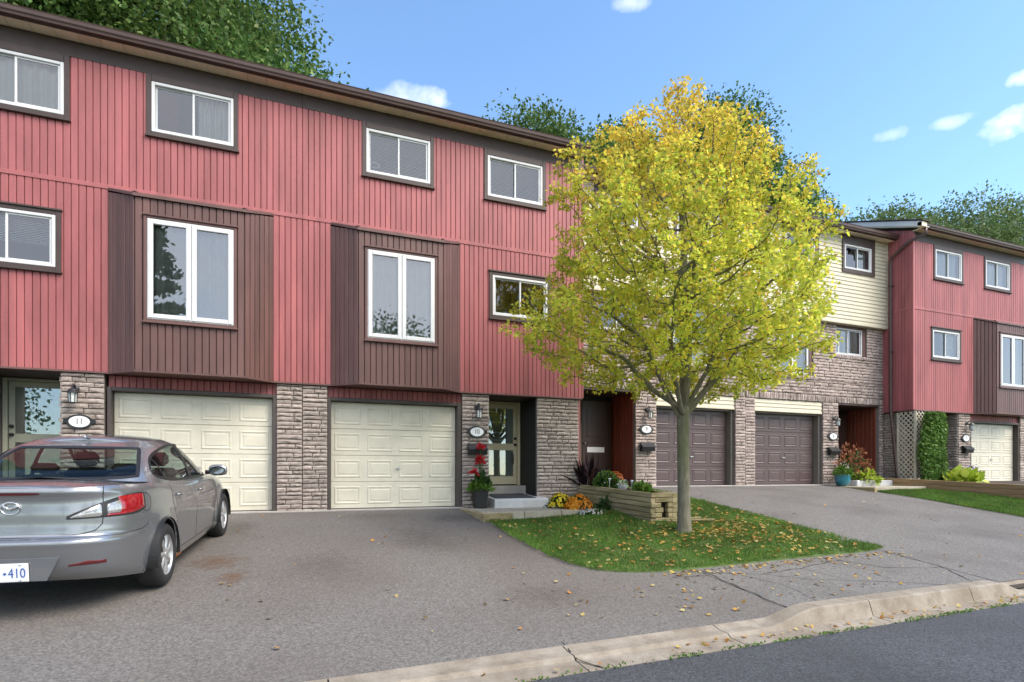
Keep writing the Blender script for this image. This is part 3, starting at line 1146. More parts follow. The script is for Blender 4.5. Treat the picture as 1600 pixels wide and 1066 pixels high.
# ------------------------------------------------------------------ red houses
def red_house(num, a, s, D, dz, label, opts):
    X = lambda u: a + s * u
    def XX(u0, u1):
        p, q = X(u0), X(u1)
        return (min(p, q), max(p, q))
    W_ = 5.79
    xa, xb = XX(0, W_)
    gz = .80 + opts.get('gz', dz)
    H = empty('house', ((xa + xb) / 2, D, gz - .0), label, 'house', 'townhouses in the row')
    pl = Plane(xa, D, 1, 0)          # a = x - xa
    zb, zband, zf, zs = 3.16 + dz, 6.14 + dz, 8.17 + dz, 8.43 + dz
    rx = lambda u0, u1: tuple(v - xa for v in XX(u0, u1))
    wins = [(rx(1.135, 2.375), 7.22 + dz, 8.06 + dz, opts['shade'][0]), (rx(3.575, 4.815), 7.21 + dz, 8.05 + dz, opts['shade'][1]), (rx(3.685, 4.935), 4.77 + dz, 5.60 + dz, opts['shade'][2])]
    bay = rx(.497, 2.983)
    hw = [(w[0][0] + .01, w[0][1] - .01, w[1] + .01, w[2] - .01) for w in wins]
    hb = (bay[0] + .02, bay[1] - .02, zb, zband)
    sheathing(H, pl, 0, xb - xa, zb, zs, M['sheath_shade'], hw + [hb])
    # upper storey boards, lower storey boards
    ht = [(w[0][0] - .02, w[0][1] + .02, w[1] - .03, w[2] + (.3 if w[2] > 7 else .03)) for w in wins]
    vboards(H, pl, 0, xb - xa, zband + .075, zf, M['red'], .1, ht)
    for u0, u1 in (((0, .497), (2.983, W_)) if s > 0 else ((0, .497), (2.983, W_))):
        r0, r1 = rx(u0, u1)
        vboards(H, pl, r0, r1, zb, zband, M['red'], .1, ht)
    # flat band, flashing, frieze
    MB().bbox(xa, xb, D - .03, D + .01, zband, zband + .075, .006).obj('band_board', M['red'], H)
    x0, x1 = xa, xb
    for u0, u1 in ((0, .497), (2.983, W_)):
        q0, q1 = XX(u0, u1)
        MB().bbox(q0, q1, D - .028, D + .06, zb - .035, zb - .001, .004).obj('drip_edge', M['brown'], H)
    segs = [(xa, xb)]
    MB().bbox(xa, xb, D - .024, D + .03, zf, zs - .002, .004).obj('frieze_board', M['trim'], H)
    if opts.get('right_corner'):
        MB().bbox(xb - .02, xb + .022, D - .026, D + .12, zb, zs, .004).obj('corner_board', M['red'], H)
    zr0, zr1, yr = eave(H, xa, xb + opts.get('eave_extra', 0), D, zs, .26, .12, 4.5)
    # windows
    for i, (wx, z0, z1, sh) in enumerate(wins):
        T_ = .1 if z1 < 7 else zf - z1 + .004
        window(H, xa + wx[0], xa + wx[1], z0, z1, D, 'slider', .075, shade=sh, tw=(.075, .075, .08, T_ if z1 > 7 else .075), head=z1 < 7, rseed=num * 7 + i)
    # bay
    p = .40
    fx0, fx1 = XX(.945, 2.535)
    bx0, bx1 = XX(.497, 2.983)
    win = XX(1.105, 2.365)
    wz0, wz1 = 3.99 + dz, 5.61 + dz
    bz0, bz1 = zb, 5.93 + dz
    B = sheathing(H, Plane(fx0, D - p, 1, 0), 0, fx1 - fx0, bz0, bz1, M['bsheath_shade'], [(win[0] - fx0 + .01, win[1] - fx0 - .01, wz0 + .01, wz1 - .01)], .05, 'bay')
    vboards(B, Plane(fx0, D - p, 1, 0), 0, fx1 - fx0, bz0, bz1, M['brown'], .105, [(win[0] - fx0 - .03, win[1] - fx0 + .03, wz0 - .03, wz1 + .03)])
    for (qx, qy, dx, dy) in ((bx0, D, fx0 - bx0, -p), (fx1, D - p, bx1 - fx1, p)):
        L_ = math.hypot(dx, dy)
        pp = Plane(qx, qy, dx, dy)
        m = MB()
        wallbox(m, pp, 0, L_, -.05, -.002, bz0, bz1 + .1)
        m.obj('cheek_wall', M['bsheath_shade'], B)
        up = (lambda q, L_=L_: bz1 + .17 * (1 - q / L_)) if qx == bx0 else (lambda q, L_=L_: bz1 + .17 * (q / L_))
        vboards(B, pp, 0.004, L_ - .004, bz0, bz1, M['brown'], .1, ztop=up)
    # bay roof and underside
    ov = .055
    V = [(bx0 - .03, D - .0, zband - .005), (bx1 + .03, D - .0, zband - .005), (fx1 + .02, D - p - ov, bz1 + .0), (fx0 - .02, D - p - ov, bz1 + .0)]
    V2 = [(x, y, z + .045) for x, y, z in V]
    mk('bay_roof', V + V2, [(0, 1, 2, 3), (7, 6, 5, 4), (3, 2, 6, 7), (0, 3, 7, 4), (2, 1, 5, 6), (1, 0, 4, 5)], M['brown'], B)
    V = [(bx0, D + .06, zb - .033), (bx1, D + .06, zb - .033), (bx1, D - .028, zb - .033), (fx1, D - p - .028, zb - .033), (fx0, D - p - .028, zb - .033), (bx0, D - .028, zb - .033)]
    V2 = [(x, y, z + .032) for x, y, z in V]
    mk('bay_base', V + V2, [(5, 4, 3, 2, 1, 0), (6, 7, 8, 9, 10, 11)] + [(i, (i + 1) % 6, (i + 1) % 6 + 6, i + 6) for i in range(6)], M['brown'], B)
    window(H, win[0], win[1], wz0, wz1, D - p, 'casement', .05, M['brown'], tw=(.045, .045, .05, .05), shade=opts['bay_shade'], glass='glass_bay', room=1.2, rseed=num)
    # ground floor: recessed header, frame, garage door, brick piers
    fz = gz + .02
    gx0, gx1 = XX(.505, 2.955)
    pg = Plane(gx0 - .06, D + .13, 1, 0)
    sheathing(H, pg, 0, gx1 - gx0 + .16, 2.93 + dz, zb - .036, M['sheath_shade'], name='header_wall')
    vboards(H, pg, 0, gx1 - gx0 + .16, 2.935 + dz, zb - .04, M['red'], .1, name='header_board')
    top = 2.865 + dz
    F_ = MB()
    F_.bbox(gx0 - .065, gx0, D + .05, D + .25, fz, top + .065, .008)
    F_.bbox(gx1, gx1 + .085, D + .05, D + .25, fz, top + .065, .008)
    F_.bbox(gx0, gx1, D + .051, D + .25, top, top + .065, .008)
    F_.obj('garage_frame', M['frame_brown'], H)
    garage_door(H, gx0 + .004, gx1 - .004, fz + .012, top - .004, D + .2, M['cream_door'], X(.505 + (1.27 if s > 0 else 1.2)))
    MB().box(xa + .01, xb - .01, D + .0, D + 2.2, zb - .034, zb - .004).obj('recess_ceiling', M['trim'], H)
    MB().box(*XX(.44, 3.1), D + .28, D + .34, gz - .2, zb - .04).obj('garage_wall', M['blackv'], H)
    piers = [(-.0, .44), (3.045, 3.63)] + ([(4.71, 5.72)] if not opts.get('no_wall') else [])
    for u0, u1 in piers:
        q0, q1 = XX(u0, u1)
        P_ = MB().box(q0 + .004, q1 - .004, D + .052, D + .36, gz - .25, zb - .036).obj('pier', M['mortar'], H)
        stones(H, Plane(q0, D + .05, 1, 0), 0, q1 - q0, gz - .02, zb - .037)
        # return on the open side (faces the recess)
        if u0 > 1:
            xs = X(u1) if u0 < 4 else X(u0)
            if u0 < 4 and s < 0:           # faces -x: seen from the camera
                stones(H, Plane(q0, D + .36, 0, -1), 0, .31, gz - .02, zb - .037, lens=(.12, .3))
    # entrance recess
    r0, r1 = XX(3.63, 4.71 if not opts.get('no_wall') else 5.75)
    yd = D + .95
    ez = opts.get('entry', 1.235 + dz)
    m = MB()
    m.box(r0 - .08, r0 - .002, D + .37, yd + .12, gz - .2, zb - .04)
    if not opts.get('no_wall'):
        m.obj('recess_wall', M['mortar'], H)
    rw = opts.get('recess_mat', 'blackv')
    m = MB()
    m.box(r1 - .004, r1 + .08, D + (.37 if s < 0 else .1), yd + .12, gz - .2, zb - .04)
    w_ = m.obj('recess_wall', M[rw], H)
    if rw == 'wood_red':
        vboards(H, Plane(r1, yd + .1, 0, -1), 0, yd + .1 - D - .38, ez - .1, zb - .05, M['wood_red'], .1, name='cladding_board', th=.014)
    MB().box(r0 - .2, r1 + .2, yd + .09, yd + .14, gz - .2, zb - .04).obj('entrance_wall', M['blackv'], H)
    MB().bbox(r0, r1, D + .62, yd + .08, gz - .1, ez - .005, .01).obj('threshold', M['apron_c'], H)
    if opts.get('door'):
        dm, fm = opts['door']
        d0, d1 = XX(3.66, 4.70)
        d0 += .002; d1 -= .002
        zt = zb - .045
        m = MB()
        m.bbox(d0, d0 + .07, yd - .03, yd + .08, ez, zt, .006)
        m.bbox(d1 - .07, d1, yd - .03, yd + .08, ez, zt, .006)
        m.bbox(d0 + .07, d1 - .07, yd - .029, yd + .08, zt - .05, zt, .006)
        dr = m.obj('door', M[fm], H)
        a0, a1 = d0 + .078, d1 - .078
        # storm door leaf with two lights
        m = MB()
        st = .085
        zz = [ez + .02, ez + .2, ez + .79, ez + .94, zt - .15, zt - .055]
        m.bbox(a0, a0 + st, yd, yd + .035, zz[0], zz[5], .006)
        m.bbox(a1 - st, a1, yd, yd + .035, zz[0], zz[5], .006)
        for q0, q1 in ((zz[0], zz[1]), (zz[2], zz[3]), (zz[4], zz[5])):
            m.bbox(a0 + st, a1 - st, yd + .001, yd + .035, q0, q1, .006)
        m.obj('door_leaf', M[fm], dr)
        MB().box(a0 + st - .004, a1 - st + .004, yd + .018, yd + .023, zz[1] - .004, zz[2] + .004).obj('pane', M['glass'], dr)
        MB().box(a0 + st - .004, a1 - st + .004, yd + .018, yd + .023, zz[3] - .004, zz[4] + .004).obj('pane', M['glass'], dr)
        # inner door with a framed light
        m = MB()
        m.bbox(a0 + .01, a1 - .01, yd + .05, yd + .085, zz[0], zz[5], .004)
        m.obj('inner_door', M[dm], dr)
        lx0, lx1 = a0 + .15, a1 - .22 if s > 0 else a1 - .15
        if s < 0:
            lx0 = a0 + .2
        m = MB()
        for q in (0, 1):
            e = .03 * q
            m.bbox(lx0 - .03, lx0, yd + .035, yd + .052, zz[3] - .0, zz[4] - .0, .004) if q == 0 else None
        m.bbox(lx1, lx1 + .03, yd + .035, yd + .052, zz[3], zz[4], .004)
        m.obj('light_frame', M[dm], dr)
        MB().box(lx0, lx1, yd + .044, yd + .049, zz[3] + .02, zz[4] - .02).obj('inner_pane', M['obscure'], dr)
        if opts.get('leaded'):
            m = MB()
            for fx in (.12, .88):
                m.box(lx0 + (lx1 - lx0) * fx - .004, lx0 + (lx1 - lx0) * fx + .004, yd + .038, yd + .044, zz[3] + .03, zz[4] - .03)
            for fz_ in (.1, .32, .62, .9):
                zq = zz[3] + (zz[4] - zz[3]) * fz_
                m.box(lx0 + .01, lx1 - .01, yd + .038, yd + .044, zq - .004, zq + .004)
            m.obj('leading', M['steel'], dr)
        kx = a1 - .045 if s > 0 else a0 + .045
        for kz in (zz[3] + .1, zz[3] + .24):
            MB().lathe([(0, -.06), (.026, -.055), (.032, -.03), (.018, -.01), (.03, 0)], (kx, yd, kz - .12), 16, 'y').obj('knob', M['iron'], dr, smooth=True)
        MB().tube([(kx - .06 * s, yd - .006, ez + .72), (kx - .06 * s, yd - .05, ez + .7), (kx - .06 * s, yd - .05, ez + .5), (kx - .06 * s, yd - .006, ez + .48)], .012, 8).obj('handle', M['iron'], dr, smooth=True)
    else:
        MB().bbox(r0 + .1, r1 - .12, yd + .03, yd + .085, ez, zb - .1, .01).obj('door', M['wood_dark'], H)
    # far side walls of the block so it stays solid from the side
    m = MB()
    for xw in ((xa, xa + .06), (xb - .06, xb)):
        m.box(xw[0], xw[1], D + .1, D + 9, zb if opts.get('no_wall') else gz - .2, zs)
    m.box(xa + .06, xb - .06, D + 8.9, D + 9, gz - .2, zs)
    m.obj('outer_wall', M['red'], H)
    return H


red_house(11, .355, -1, 11.2, 0, 'red sided townhouse behind the silver car, number 11, at the left',
          dict(shade=('dark_half', 'sheer', 'blind_up'), bay_shade='sheer', door=('sage', 'sage'), entry=1.235))
red_house(10, .355, 1, 11.2, 0, 'red townhouse in the middle with a cream glazed door, number 10',
          dict(shade=('blind', 'blind', None), bay_shade='sheer', door=('sage', 'cream_frame'), entry=1.235, leaded=True, right_corner=True))
H7 = red_house(7, 23.15, -1, 11.43, .236, 'red townhouse at the right edge with lattice and vine at its corner',
               dict(shade=('sheer', 'sheer', 'half'), bay_shade='half', entry=1.36, no_wall=True, recess_mat='wood_red', gz=.42))
# its open corner: side wall boards, rake, downspout, brick side below
pls = Plane(17.36, 15.6, 0, -1)
zb7, zbd7 = 3.396, 6.376
LW = 15.6 - 11.43
sheathing(H7, pls, 0, LW, zb7, 8.66, M['sheath_shade'], name='side_wall')
for z0, z1, pr in ((zbd7 + .075, 8.69, True), (zb7, zbd7, False)):
    vboards(H7, pls, 0, LW - .03, z0, z1, M['red'], .1, ztop=(lambda q: 8.69 + (LW - q) * .378) if pr else None)
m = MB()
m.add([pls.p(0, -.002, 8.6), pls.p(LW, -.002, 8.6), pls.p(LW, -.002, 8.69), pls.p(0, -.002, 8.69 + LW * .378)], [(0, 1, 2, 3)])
m.obj('gable_wall', M['sheath_shade'], H7)
MB().bbox(17.33, 17.36, 11.43, 15.6, zbd7, zbd7 + .075, .004).obj('band_board', M['red'], H7)
MB().bbox(17.325, 17.4, 11.395, 11.47, zb7, 8.66, .006).obj('corner_board', M['red'], H7)
MB().bbox(17.33, 17.4, 11.41, 15.6, zb7 - .035, zb7 - .001, .004).obj('drip_edge', M['brown'], H7)
V = []
for xx in (17.16, 17.19):
    V += [(xx, 11.05, 8.66), (xx, 11.05, 8.80), (xx, 16.0, 8.80 + 4.95 * .378), (xx, 16.0, 8.66 + 4.95 * .378)]
mk('rake_board', V, [(0, 1, 2, 3), (7, 6, 5, 4), (0, 4, 5, 1), (1, 5, 6, 2), (2, 6, 7, 3), (3, 7, 4, 0)], M['white'], H7)
V = [(17.165, 11.05, 8.665), (17.5, 11.05, 8.665), (17.5, 16, 8.665 + 4.95 * .378), (17.165, 16, 8.665 + 4.95 * .378)]
V2 = [(x, y, z + .02) for x, y, z in V]
mk('rake_soffit', V + V2, [(0, 1, 2, 3), (7, 6, 5, 4), (0, 4, 5, 1), (1, 5, 6, 2), (2, 6, 7, 3), (3, 7, 4, 0)], M['white'], H7)
V = [(17.13, 11.0, 8.80), (17.5, 11.0, 8.80), (17.5, 16.1, 8.80 + 5.1 * .378), (17.13, 16.1, 8.80 + 5.1 * .378)]
V2 = [(x, y, z + .03) for x, y, z in V]
mk('roof_edge', V + V2, [(3, 2, 1, 0), (4, 5, 6, 7), (0, 1, 5, 4), (1, 2, 6, 5), (2, 3, 7, 6), (3, 0, 4, 7)], M['roof'], H7)
MB().box(17.16, 17.38, 11.04, 11.17, 8.66, 8.79).obj('eave_return', M['soffit'], H7)
m = MB()
m.tube([(17.42, 11.09, 8.66), (17.42, 11.1, 8.5), (17.26, 11.5, 8.36), (17.26, 12.0, 8.08), (17.26, 12.03, 7.9), (17.26, 12.03, 3.5), (17.26, 12.02, 3.3), (17.3, 11.85, 1.25), (17.28, 11.7, 1.18)], .042, 8)
m.obj('downspout', M['fascia'], H7, smooth=True)
for z in (7.2, 5.2):
    MB().bbox(17.2, 17.34, 11.97, 12.09, z, z + .03, .004).obj('strap', M['fascia'], H7)
MB().box(17.46, 17.7, 11.86, 15, .9, zb7 - .036).obj('side_pier', M['mortar'], H7)
stones(H7, Plane(17.46, 12.6, 0, -1), 0, .74, 1.1, zb7 - .04, lens=(.12, .34))

# ------------------------------------------------------------------ cream houses
def hboards(parent, x0, x1, z0, z1, y, mat, exposure=.115, holes=(), name='lap_board'):
    """horizontal lap siding: every course leans out at its foot"""
    n = max(1, round((z1 - z0) / exposure))
    h = (z1 - z0) / n
    for i in range(n):
        c0, c1 = z0 + i * h, z0 + (i + 1) * h
        for (a0, a1, d0, d1) in holes_out((x0, x1, c0, c1 - .001), holes):
            t0 = .024 - .018 * (d0 - c0) / h
            t1 = .024 - .018 * (d1 - c0) / h
            pr = [(y, d0), (y - t0 + .004, d0), (y - t0, d0 + .005), (y - t1, d1), (y, d1)]
            MB().prism(pr, 'x', a0, a1).obj(name, mat, parent)


def cream_house(num, s, label, opts):
    a, C, Sd = 11.85, 12.35, 12.2
    X = lambda v: a + s * v
    def XX(v0, v1):
        p, q = X(v0), X(v1)
        return (min(p, q), max(p, q))
    gz = 1.17
    W_ = 5.5 if s > 0 else 5.68
    xa, xb = XX(0, W_)
    H = empty('house', ((xa + xb) / 2, C, gz), label, 'house', 'townhouses in the row')
    zb, zs = 5.97, 8.585
    pl = Plane(xa, Sd, 1, 0)
    tops = [XX(1.28, 2.42), XX(3.61, 4.75)]
    lows = [(XX(1.24, 2.42), 4.35, 5.875), (XX(3.48, 4.65), 5.06, 5.875)]
    ht = [(q0 - xa, q1 - xa, 7.58, 8.30) for q0, q1 in tops]
    sheathing(H, pl, 0, xb - xa, zb, zs, M['cream_groove'], [(h[0] + .01, h[1] - .01, h[2] + .01, h[3] - .01) for h in ht])
    hboards(H, xa, xb, zb, zs - .01, Sd, M['cream'], .115, [(q0 - .02, q1 + .02, 7.55, 8.6) for q0, q1 in tops])
    MB().bbox(xa, xb, Sd - .03, C + .0, zb - .03, zb - .002, .004).obj('starter_strip', M['cream'], H)
    if s > 0:
        MB().bbox(xb - .05, xb + .015, Sd - .032, Sd + .1, zb - .02, zs, .006).obj('corner_post', M['cream'], H)
    else:
        MB().bbox(xa, xa + .05, Sd - .032, Sd + .1, zb - .02, zs, .006).obj('corner_post', M['cream'], H)
    for i, (q0, q1) in enumerate(tops):
        window(H, q0, q1, 7.58, 8.30, Sd, 'slider', .09, shade=opts['shade'][i], tw=(.085, .15, .12, zs - 8.30 - .01), head=False, sill=False, proud=.03, rseed=num)
    # brick storey: mortar wall with holes, then stones
    pb = Plane(xa, C, 1, 0)
    gar = XX(.35, 2.93)
    rec = XX(3.56, 5.33)
    hg = (gar[0] - xa, gar[1] - xa, .9, 3.60)
    hr = (rec[0] - xa, rec[1] - xa, .9, 3.60)
    hl = [(w[0][0] - xa, w[0][1] - xa, w[1], w[2]) for w in lows]
    # brown jamb strip sits on the right of each window opening
    hwide = [(h[0] - .0, h[1] + .13, h[2], h[3] + .1) for h in hl]
    sheathing(H, pb, 0, xb - xa, gz - .3, zb - .03, M['mortar'], [hg, hr] + hwide, .25)
    bud = [295]
    st = MB()
    sills = [(h[0] - .08, h[1] + .2, h[2] - .125, h[2]) for h in hl]
    stones(H, pb, 0, xb - xa, gz - .02, 3.60, [hg, hr], kind=1, budget=bud, stuff=st, lens=(.16, .42), course=.085)
    stones(H, pb, .02, xb - xa - .02, 3.605, 3.80, [], kind=1, budget=bud, stuff=st, lens=(.07, .085), soldier=True)
    stones(H, pb, 0, xb - xa, 3.805, zb - .035, hwide + sills, kind=1, budget=bud, stuff=st, lens=(.18, .46), course=.085)
    for q in sills:
        stones(H, Plane(xa, C - .025, 1, 0), q[0], q[1], q[2] + .004, q[3] - .01, [], kind=1, budget=bud, stuff=st, lens=(.07, .085), soldier=True)
    if st.V:
        o = st.obj('stonework', M['brick2'], H)
        tag(o, kind='stuff')
    for i, (q, z0, z1) in enumerate(lows):
        wn_ = window(H, q[0], q[1], z0 + .01, z1, C, 'casement' if i == 0 else 'slider', .0, shade=opts['lshade'][i], proud=-.05, recess=.0, rseed=num + 3)
        MB().bbox(q[1] + .004, q[1] + .125, C + .02, C + .1, z0 + .01, z1 + .09, .004).obj('jamb_board', M['brown'], wn_)
        MB().bbox(q[0] - .0, q[1] + .004, C + .02, C + .1, z1 + .004, z1 + .09, .004).obj('head_board', M['brown'], wn_)
    # garage
    g0, g1 = gar
    m = MB()
    m.bbox(g0, g0 + .07, C + .08, C + .4, gz, 3.26, .006)
    m.bbox(g1 - .07, g1, C + .08, C + .4, gz, 3.26, .006)
    m.bbox(g0 + .07, g1 - .07, C + .09, C + .4, 3.2, 3.26, .006)
    m.obj('garage_frame', M['jamb_grey'], H)
    garage_door(H, g0 + .074, g1 - .074, gz + .02, 3.198, C + .25, M['brown_door'])
    MB().box(g0, g1, C + .03, C + .4, 3.262, 3.60).obj('header_wall', M['cream_groove'], H)
    hboards(H, g0 + .004, g1 - .004, 3.27, 3.59, C + .03, M['cream'], .107, name='header_board')
    MB().bbox(g0 + .002, g1 - .002, C - .005, C + .05, 3.245, 3.268, .004).obj('header_trim', M['cream'], H)
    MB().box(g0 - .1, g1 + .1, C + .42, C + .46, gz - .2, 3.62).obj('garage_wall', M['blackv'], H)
    # entrance recess with stained boards on its right wall
    r0, r1 = rec
    yd = C + 1.0
    ez = 1.32
    MB().box(r0, r1, C + .25, yd + .3, 3.604, 3.66).obj('recess_ceiling', M['trim'], H)
    MB().bbox(r0 + .0, r1 + .0, C + .0, yd + .2, 3.55, 3.602, .006).obj('recess_lintel', M['trim'], H)
    MB().box(r1 - .002, r1 + .06, C + .26, yd + .3, gz - .2, 3.6).obj('recess_wall', M['wood_red'], H)
    vboards(H, Plane(r1, yd + .05, 0, -1), 0, yd + .05 - C - .09, ez, 3.54, M['wood_red'], .13, name='cladding_board', th=.016, gap=.008)
    stones(H, Plane(r1 - .018, C + .1, 0, -1), 0, .1, gz, 3.54, kind=1, lens=(.1, .2), budget=[0], stuff=MB())
    MB().box(r0 - .06, r0 + .002, C + .26, yd + .3, gz - .2, 3.6).obj('recess_wall', M['mortar'], H)
    MB().box(r0 - .1, r1 + .1, yd + .1, yd + .16, gz - .2, 3.64).obj('entrance_wall', M['blackv'], H)
    MB().bbox(r0, r1, C + .3, yd + .1, gz - .1, ez, .01).obj('threshold', M['apron_c'], H)
    if num == 9:
        d0 = r1 - .95
    else:
        d0 = r1 - .98
    d = MB().bbox(d0, d0 + .9, yd + .03, yd + .085, ez + .01, 3.42, .006).obj('door', M['wood_dark'], H)
    for zz in (ez + .25, ez + 1.15):
        MB().bbox(d0 + .14, d0 + .76, yd + .018, yd + .031, zz, zz + .75, .012).obj('door_panel', M['wood_dark'], d)
    MB().lathe([(0, -.06), (.028, -.05), (.03, -.03), (.012, -.02), (.012, 0)], (d0 + .07, yd + .03, ez + .98), 14, 'y').obj('knob', M['steel'], d, smooth=True)
    for px in (d0 - .09, d0 - .2):
        MB().bbox(px - .05, px + .045, yd - .03, yd + .05, ez, 3.5, .008).obj('door_post', M['wood_grey'], H)
    # sidelight
    sl = MB().bbox(r0 + .05, d0 - .27, yd + .05, yd + .09, ez + .02, 3.45, .006).obj('sidelight', M['black'], H)
    MB().box(r0 + .1, d0 - .32, yd + .042, yd + .048, ez + .15, 3.35).obj('pane', M['glass'], sl)
    eave(H, xa, xb + (.0 if s > 0 else 0), Sd, zs, .27, .13, 4.4)
    m = MB()
    for xw in ((xa, xa + .06), (xb - .06, xb)):
        m.box(xw[0], xw[1], C + .28, C + 8, gz - .2, zs)
    m.box(xa + .06, xb - .06, C + 7.9, C + 8, gz - .2, zs)
    m.obj('outer_wall', M['mortar'], H)
    return H, d, (d0, yd, ez)


H9, D9, P9 = cream_house(9, -1, 'cream and stone townhouse directly behind the yellow tree, brown garage, number 9', dict(shade=('sheer', 'half'), lshade=('sheer', None)))
H8, D8, P8 = cream_house(8, 1, 'cream sided townhouse right of the yellow tree, next to the red end house, number 8', dict(shade=(None, 'half'), lshade=('sheer', 'sheer')))
MB().bbox(P9[0] + .14, P9[0] + .66, P9[1] + .012, P9[1] + .02, 2.06, 2.2, .004).obj('notice_plate', M['plaque'], D9)

# ------------------------------------------------------------------ things on the fronts
def text_mesh(txt, size, extr=.001):
    cu = bpy.data.curves.new('lettering', 'FONT')
    cu.body = txt
    cu.size = size
    cu.extrude = extr
    cu.align_x = 'CENTER'
    cu.align_y = 'CENTER'
    o = bpy.data.objects.new('lettering_source', cu)
    COL.objects.link(o)
    bpy.context.view_layer.update()
    dg = bpy.context.evaluated_depsgraph_get()
    me = bpy.data.meshes.new_from_object(o.evaluated_get(dg))
    bpy.data.objects.remove(o)
    V = np.array([v.co[:] for v in me.vertices])
    Fc = [tuple(p.vertices) for p in me.polygons]
    bpy.data.meshes.remove(me)
    return V, Fc


def plaque(num, x, y, z, where):
    e = empty('house_number_sign', (x, y, z), 'oval white house sign reading %s, %s' % (num, where), 'house sign', 'oval house number signs')
    def ell(a, b, n=40):
        return [(x + a * math.cos(2 * PI * i / n), z + b * math.sin(2 * PI * i / n)) for i in range(n)]
    m = MB()
    m.prism(ell(.178, .118), 'y', y - .02, y)
    for s in (-1, 1):
        m.bbox(x + s * .185 - .035, x + s * .185 + .035, y - .019, y - .001, z - .035, z + .035, .012)
    m.obj('rim', M['iron'], e)
    MB().prism(ell(.142, .09), 'y', y - .027, y - .0205).obj('face', M['plaque'], e)
    V, Fc = text_mesh(str(num), .135)
    W = np.column_stack([V[:, 0] * .82 + x, np.full(len(V), y - .0285) - V[:, 2], V[:, 1] + z])
    mk('numerals', W, Fc, M['black'], e)
    return e


def mailbox(x, y, z, where):
    e = empty('mailbox', (x, y, z), 'black metal wall mailbox with sloping lid, %s' % where, 'mailbox', 'black wall mailboxes')
    w = .19
    MB().prism([(y - .002, z - .14), (y - .11, z - .14), (y - .135, z - .02), (y - .002, z - .02)], 'x', x - w, x + w).obj('box', M['black'], e)
    MB().prism([(y - .002, z + .09), (y - .03, z + .09), (y - .15, z - .025), (y - .15, z - .04), (y - .135, z - .04), (y - .002, z - .015)], 'x', x - w - .01, x + w + .01).obj('lid', M['black'], e)
    return e


def lantern(x, y, z, mat, where):
    e = empty('wall_lantern', (x, y, z), '%s metal wall lantern, %s' % ('dark' if mat == 'iron' else 'grey', where), 'wall lamp', 'wall lanterns beside the garages')
    mm = M[mat]
    MB().lathe([(0, -.022), (.03, -.022), (.055, -.01), (.06, 0)], (x, y, z + .1), 20, 'y').obj('back_plate', mm, e, smooth=True)
    pts = [(x, y - .02 - .09 * math.sin(t), z + .1 + .055 * (1 - math.cos(t)) * .9) for t in [i * PI / 8 for i in range(7)]]
    MB().tube([(x, y, z + .1), (x, y - .05, z + .15), (x, y - .1, z + .165), (x, y - .125, z + .14), (x, y - .125, z + .1)], .011, 8).obj('arm', mm, e, smooth=True)
    c = (x, y - .125, z)
    MB().lathe([(0, .11), (.012, .11), (.022, .095), (.05, .08), (.07, .05), (.09, .03), (.092, .022), (0, .022)], c, 16).obj('cap', mm, e)
    m = MB()
    for k in range(6):
        t = 2 * PI * k / 6 + .26
        m.tube([(c[0] + .062 * math.cos(t), c[1] + .062 * math.sin(t), z + .022), (c[0] + .055 * math.cos(t), c[1] + .055 * math.sin(t), z - .13)], .006, 6)
    m.lathe([(0, -.15), (.03, -.15), (.068, -.138), (.068, -.128), (0, -.128)], c, 16)
    m.obj('cage', mm, e)
    MB().lathe([(.058, .02), (.051, -.127)], c, 12).obj('glass', M['lamp_glass'], e)
    MB().lathe([(0, .02), (.016, 0), (.022, -.04), (.014, -.1), (0, -.125)], c, 12).obj('bulb', M['plaque'], e, smooth=True)
    return e


plaque(11, -3.02, 11.205, 2.335, 'on the stone pier behind the car')
plaque(10, 3.705, 11.205, 2.35, 'above the mailbox with red flowers')
plaque(9, 8.585, 12.305, 2.62, 'left of the garage behind the tree trunk')
plaque(8, 15.15, 12.305, 2.6, 'between the second brown garage and the doorway')
plaque(7, 19.82, 11.435, 2.6, 'beside the rightmost cream garage')
mailbox(3.70, 11.205, 2.02, 'under sign 10 above the red canna pot')
mailbox(8.585, 12.305, 2.2, 'under sign 9 left of the tree trunk')
mailbox(15.13, 12.305, 2.19, 'under sign 8 above the turquoise pot')
mailbox(19.83, 11.435, 2.28, 'under sign 7 beside the cream garage at right')
lantern(-3.08, 11.205, 2.76, 'iron', 'behind the car roof')
lantern(3.72, 11.205, 2.76, 'iron', 'left of the cream glazed door')
lantern(8.61, 12.305, 3.03, 'pewter', 'above sign 9 left of the tree trunk')
lantern(15.2, 12.305, 3.04, 'pewter', 'left of the open doorway by the turquoise pot')
lantern(19.9, 11.435, 2.98, 'pewter', 'above sign 7 at far right')

# white ring standing in the upper window over the bay of number 10
ringw = [o for o in bpy.data.objects if o.name.split('.')[0] == 'window' and abs(WL[o.name].x - 2.11) < .05 and WL[o.name].z > 7][0]
MB().tube([(1.66 + .085 * math.cos(a), 11.255, 7.42 + .05 * math.sin(a)) for a in [2 * PI * i / 24 for i in range(25)]], .016, 8, cap=False).obj('ring_ornament', M['plaque'], ringw, smooth=True)

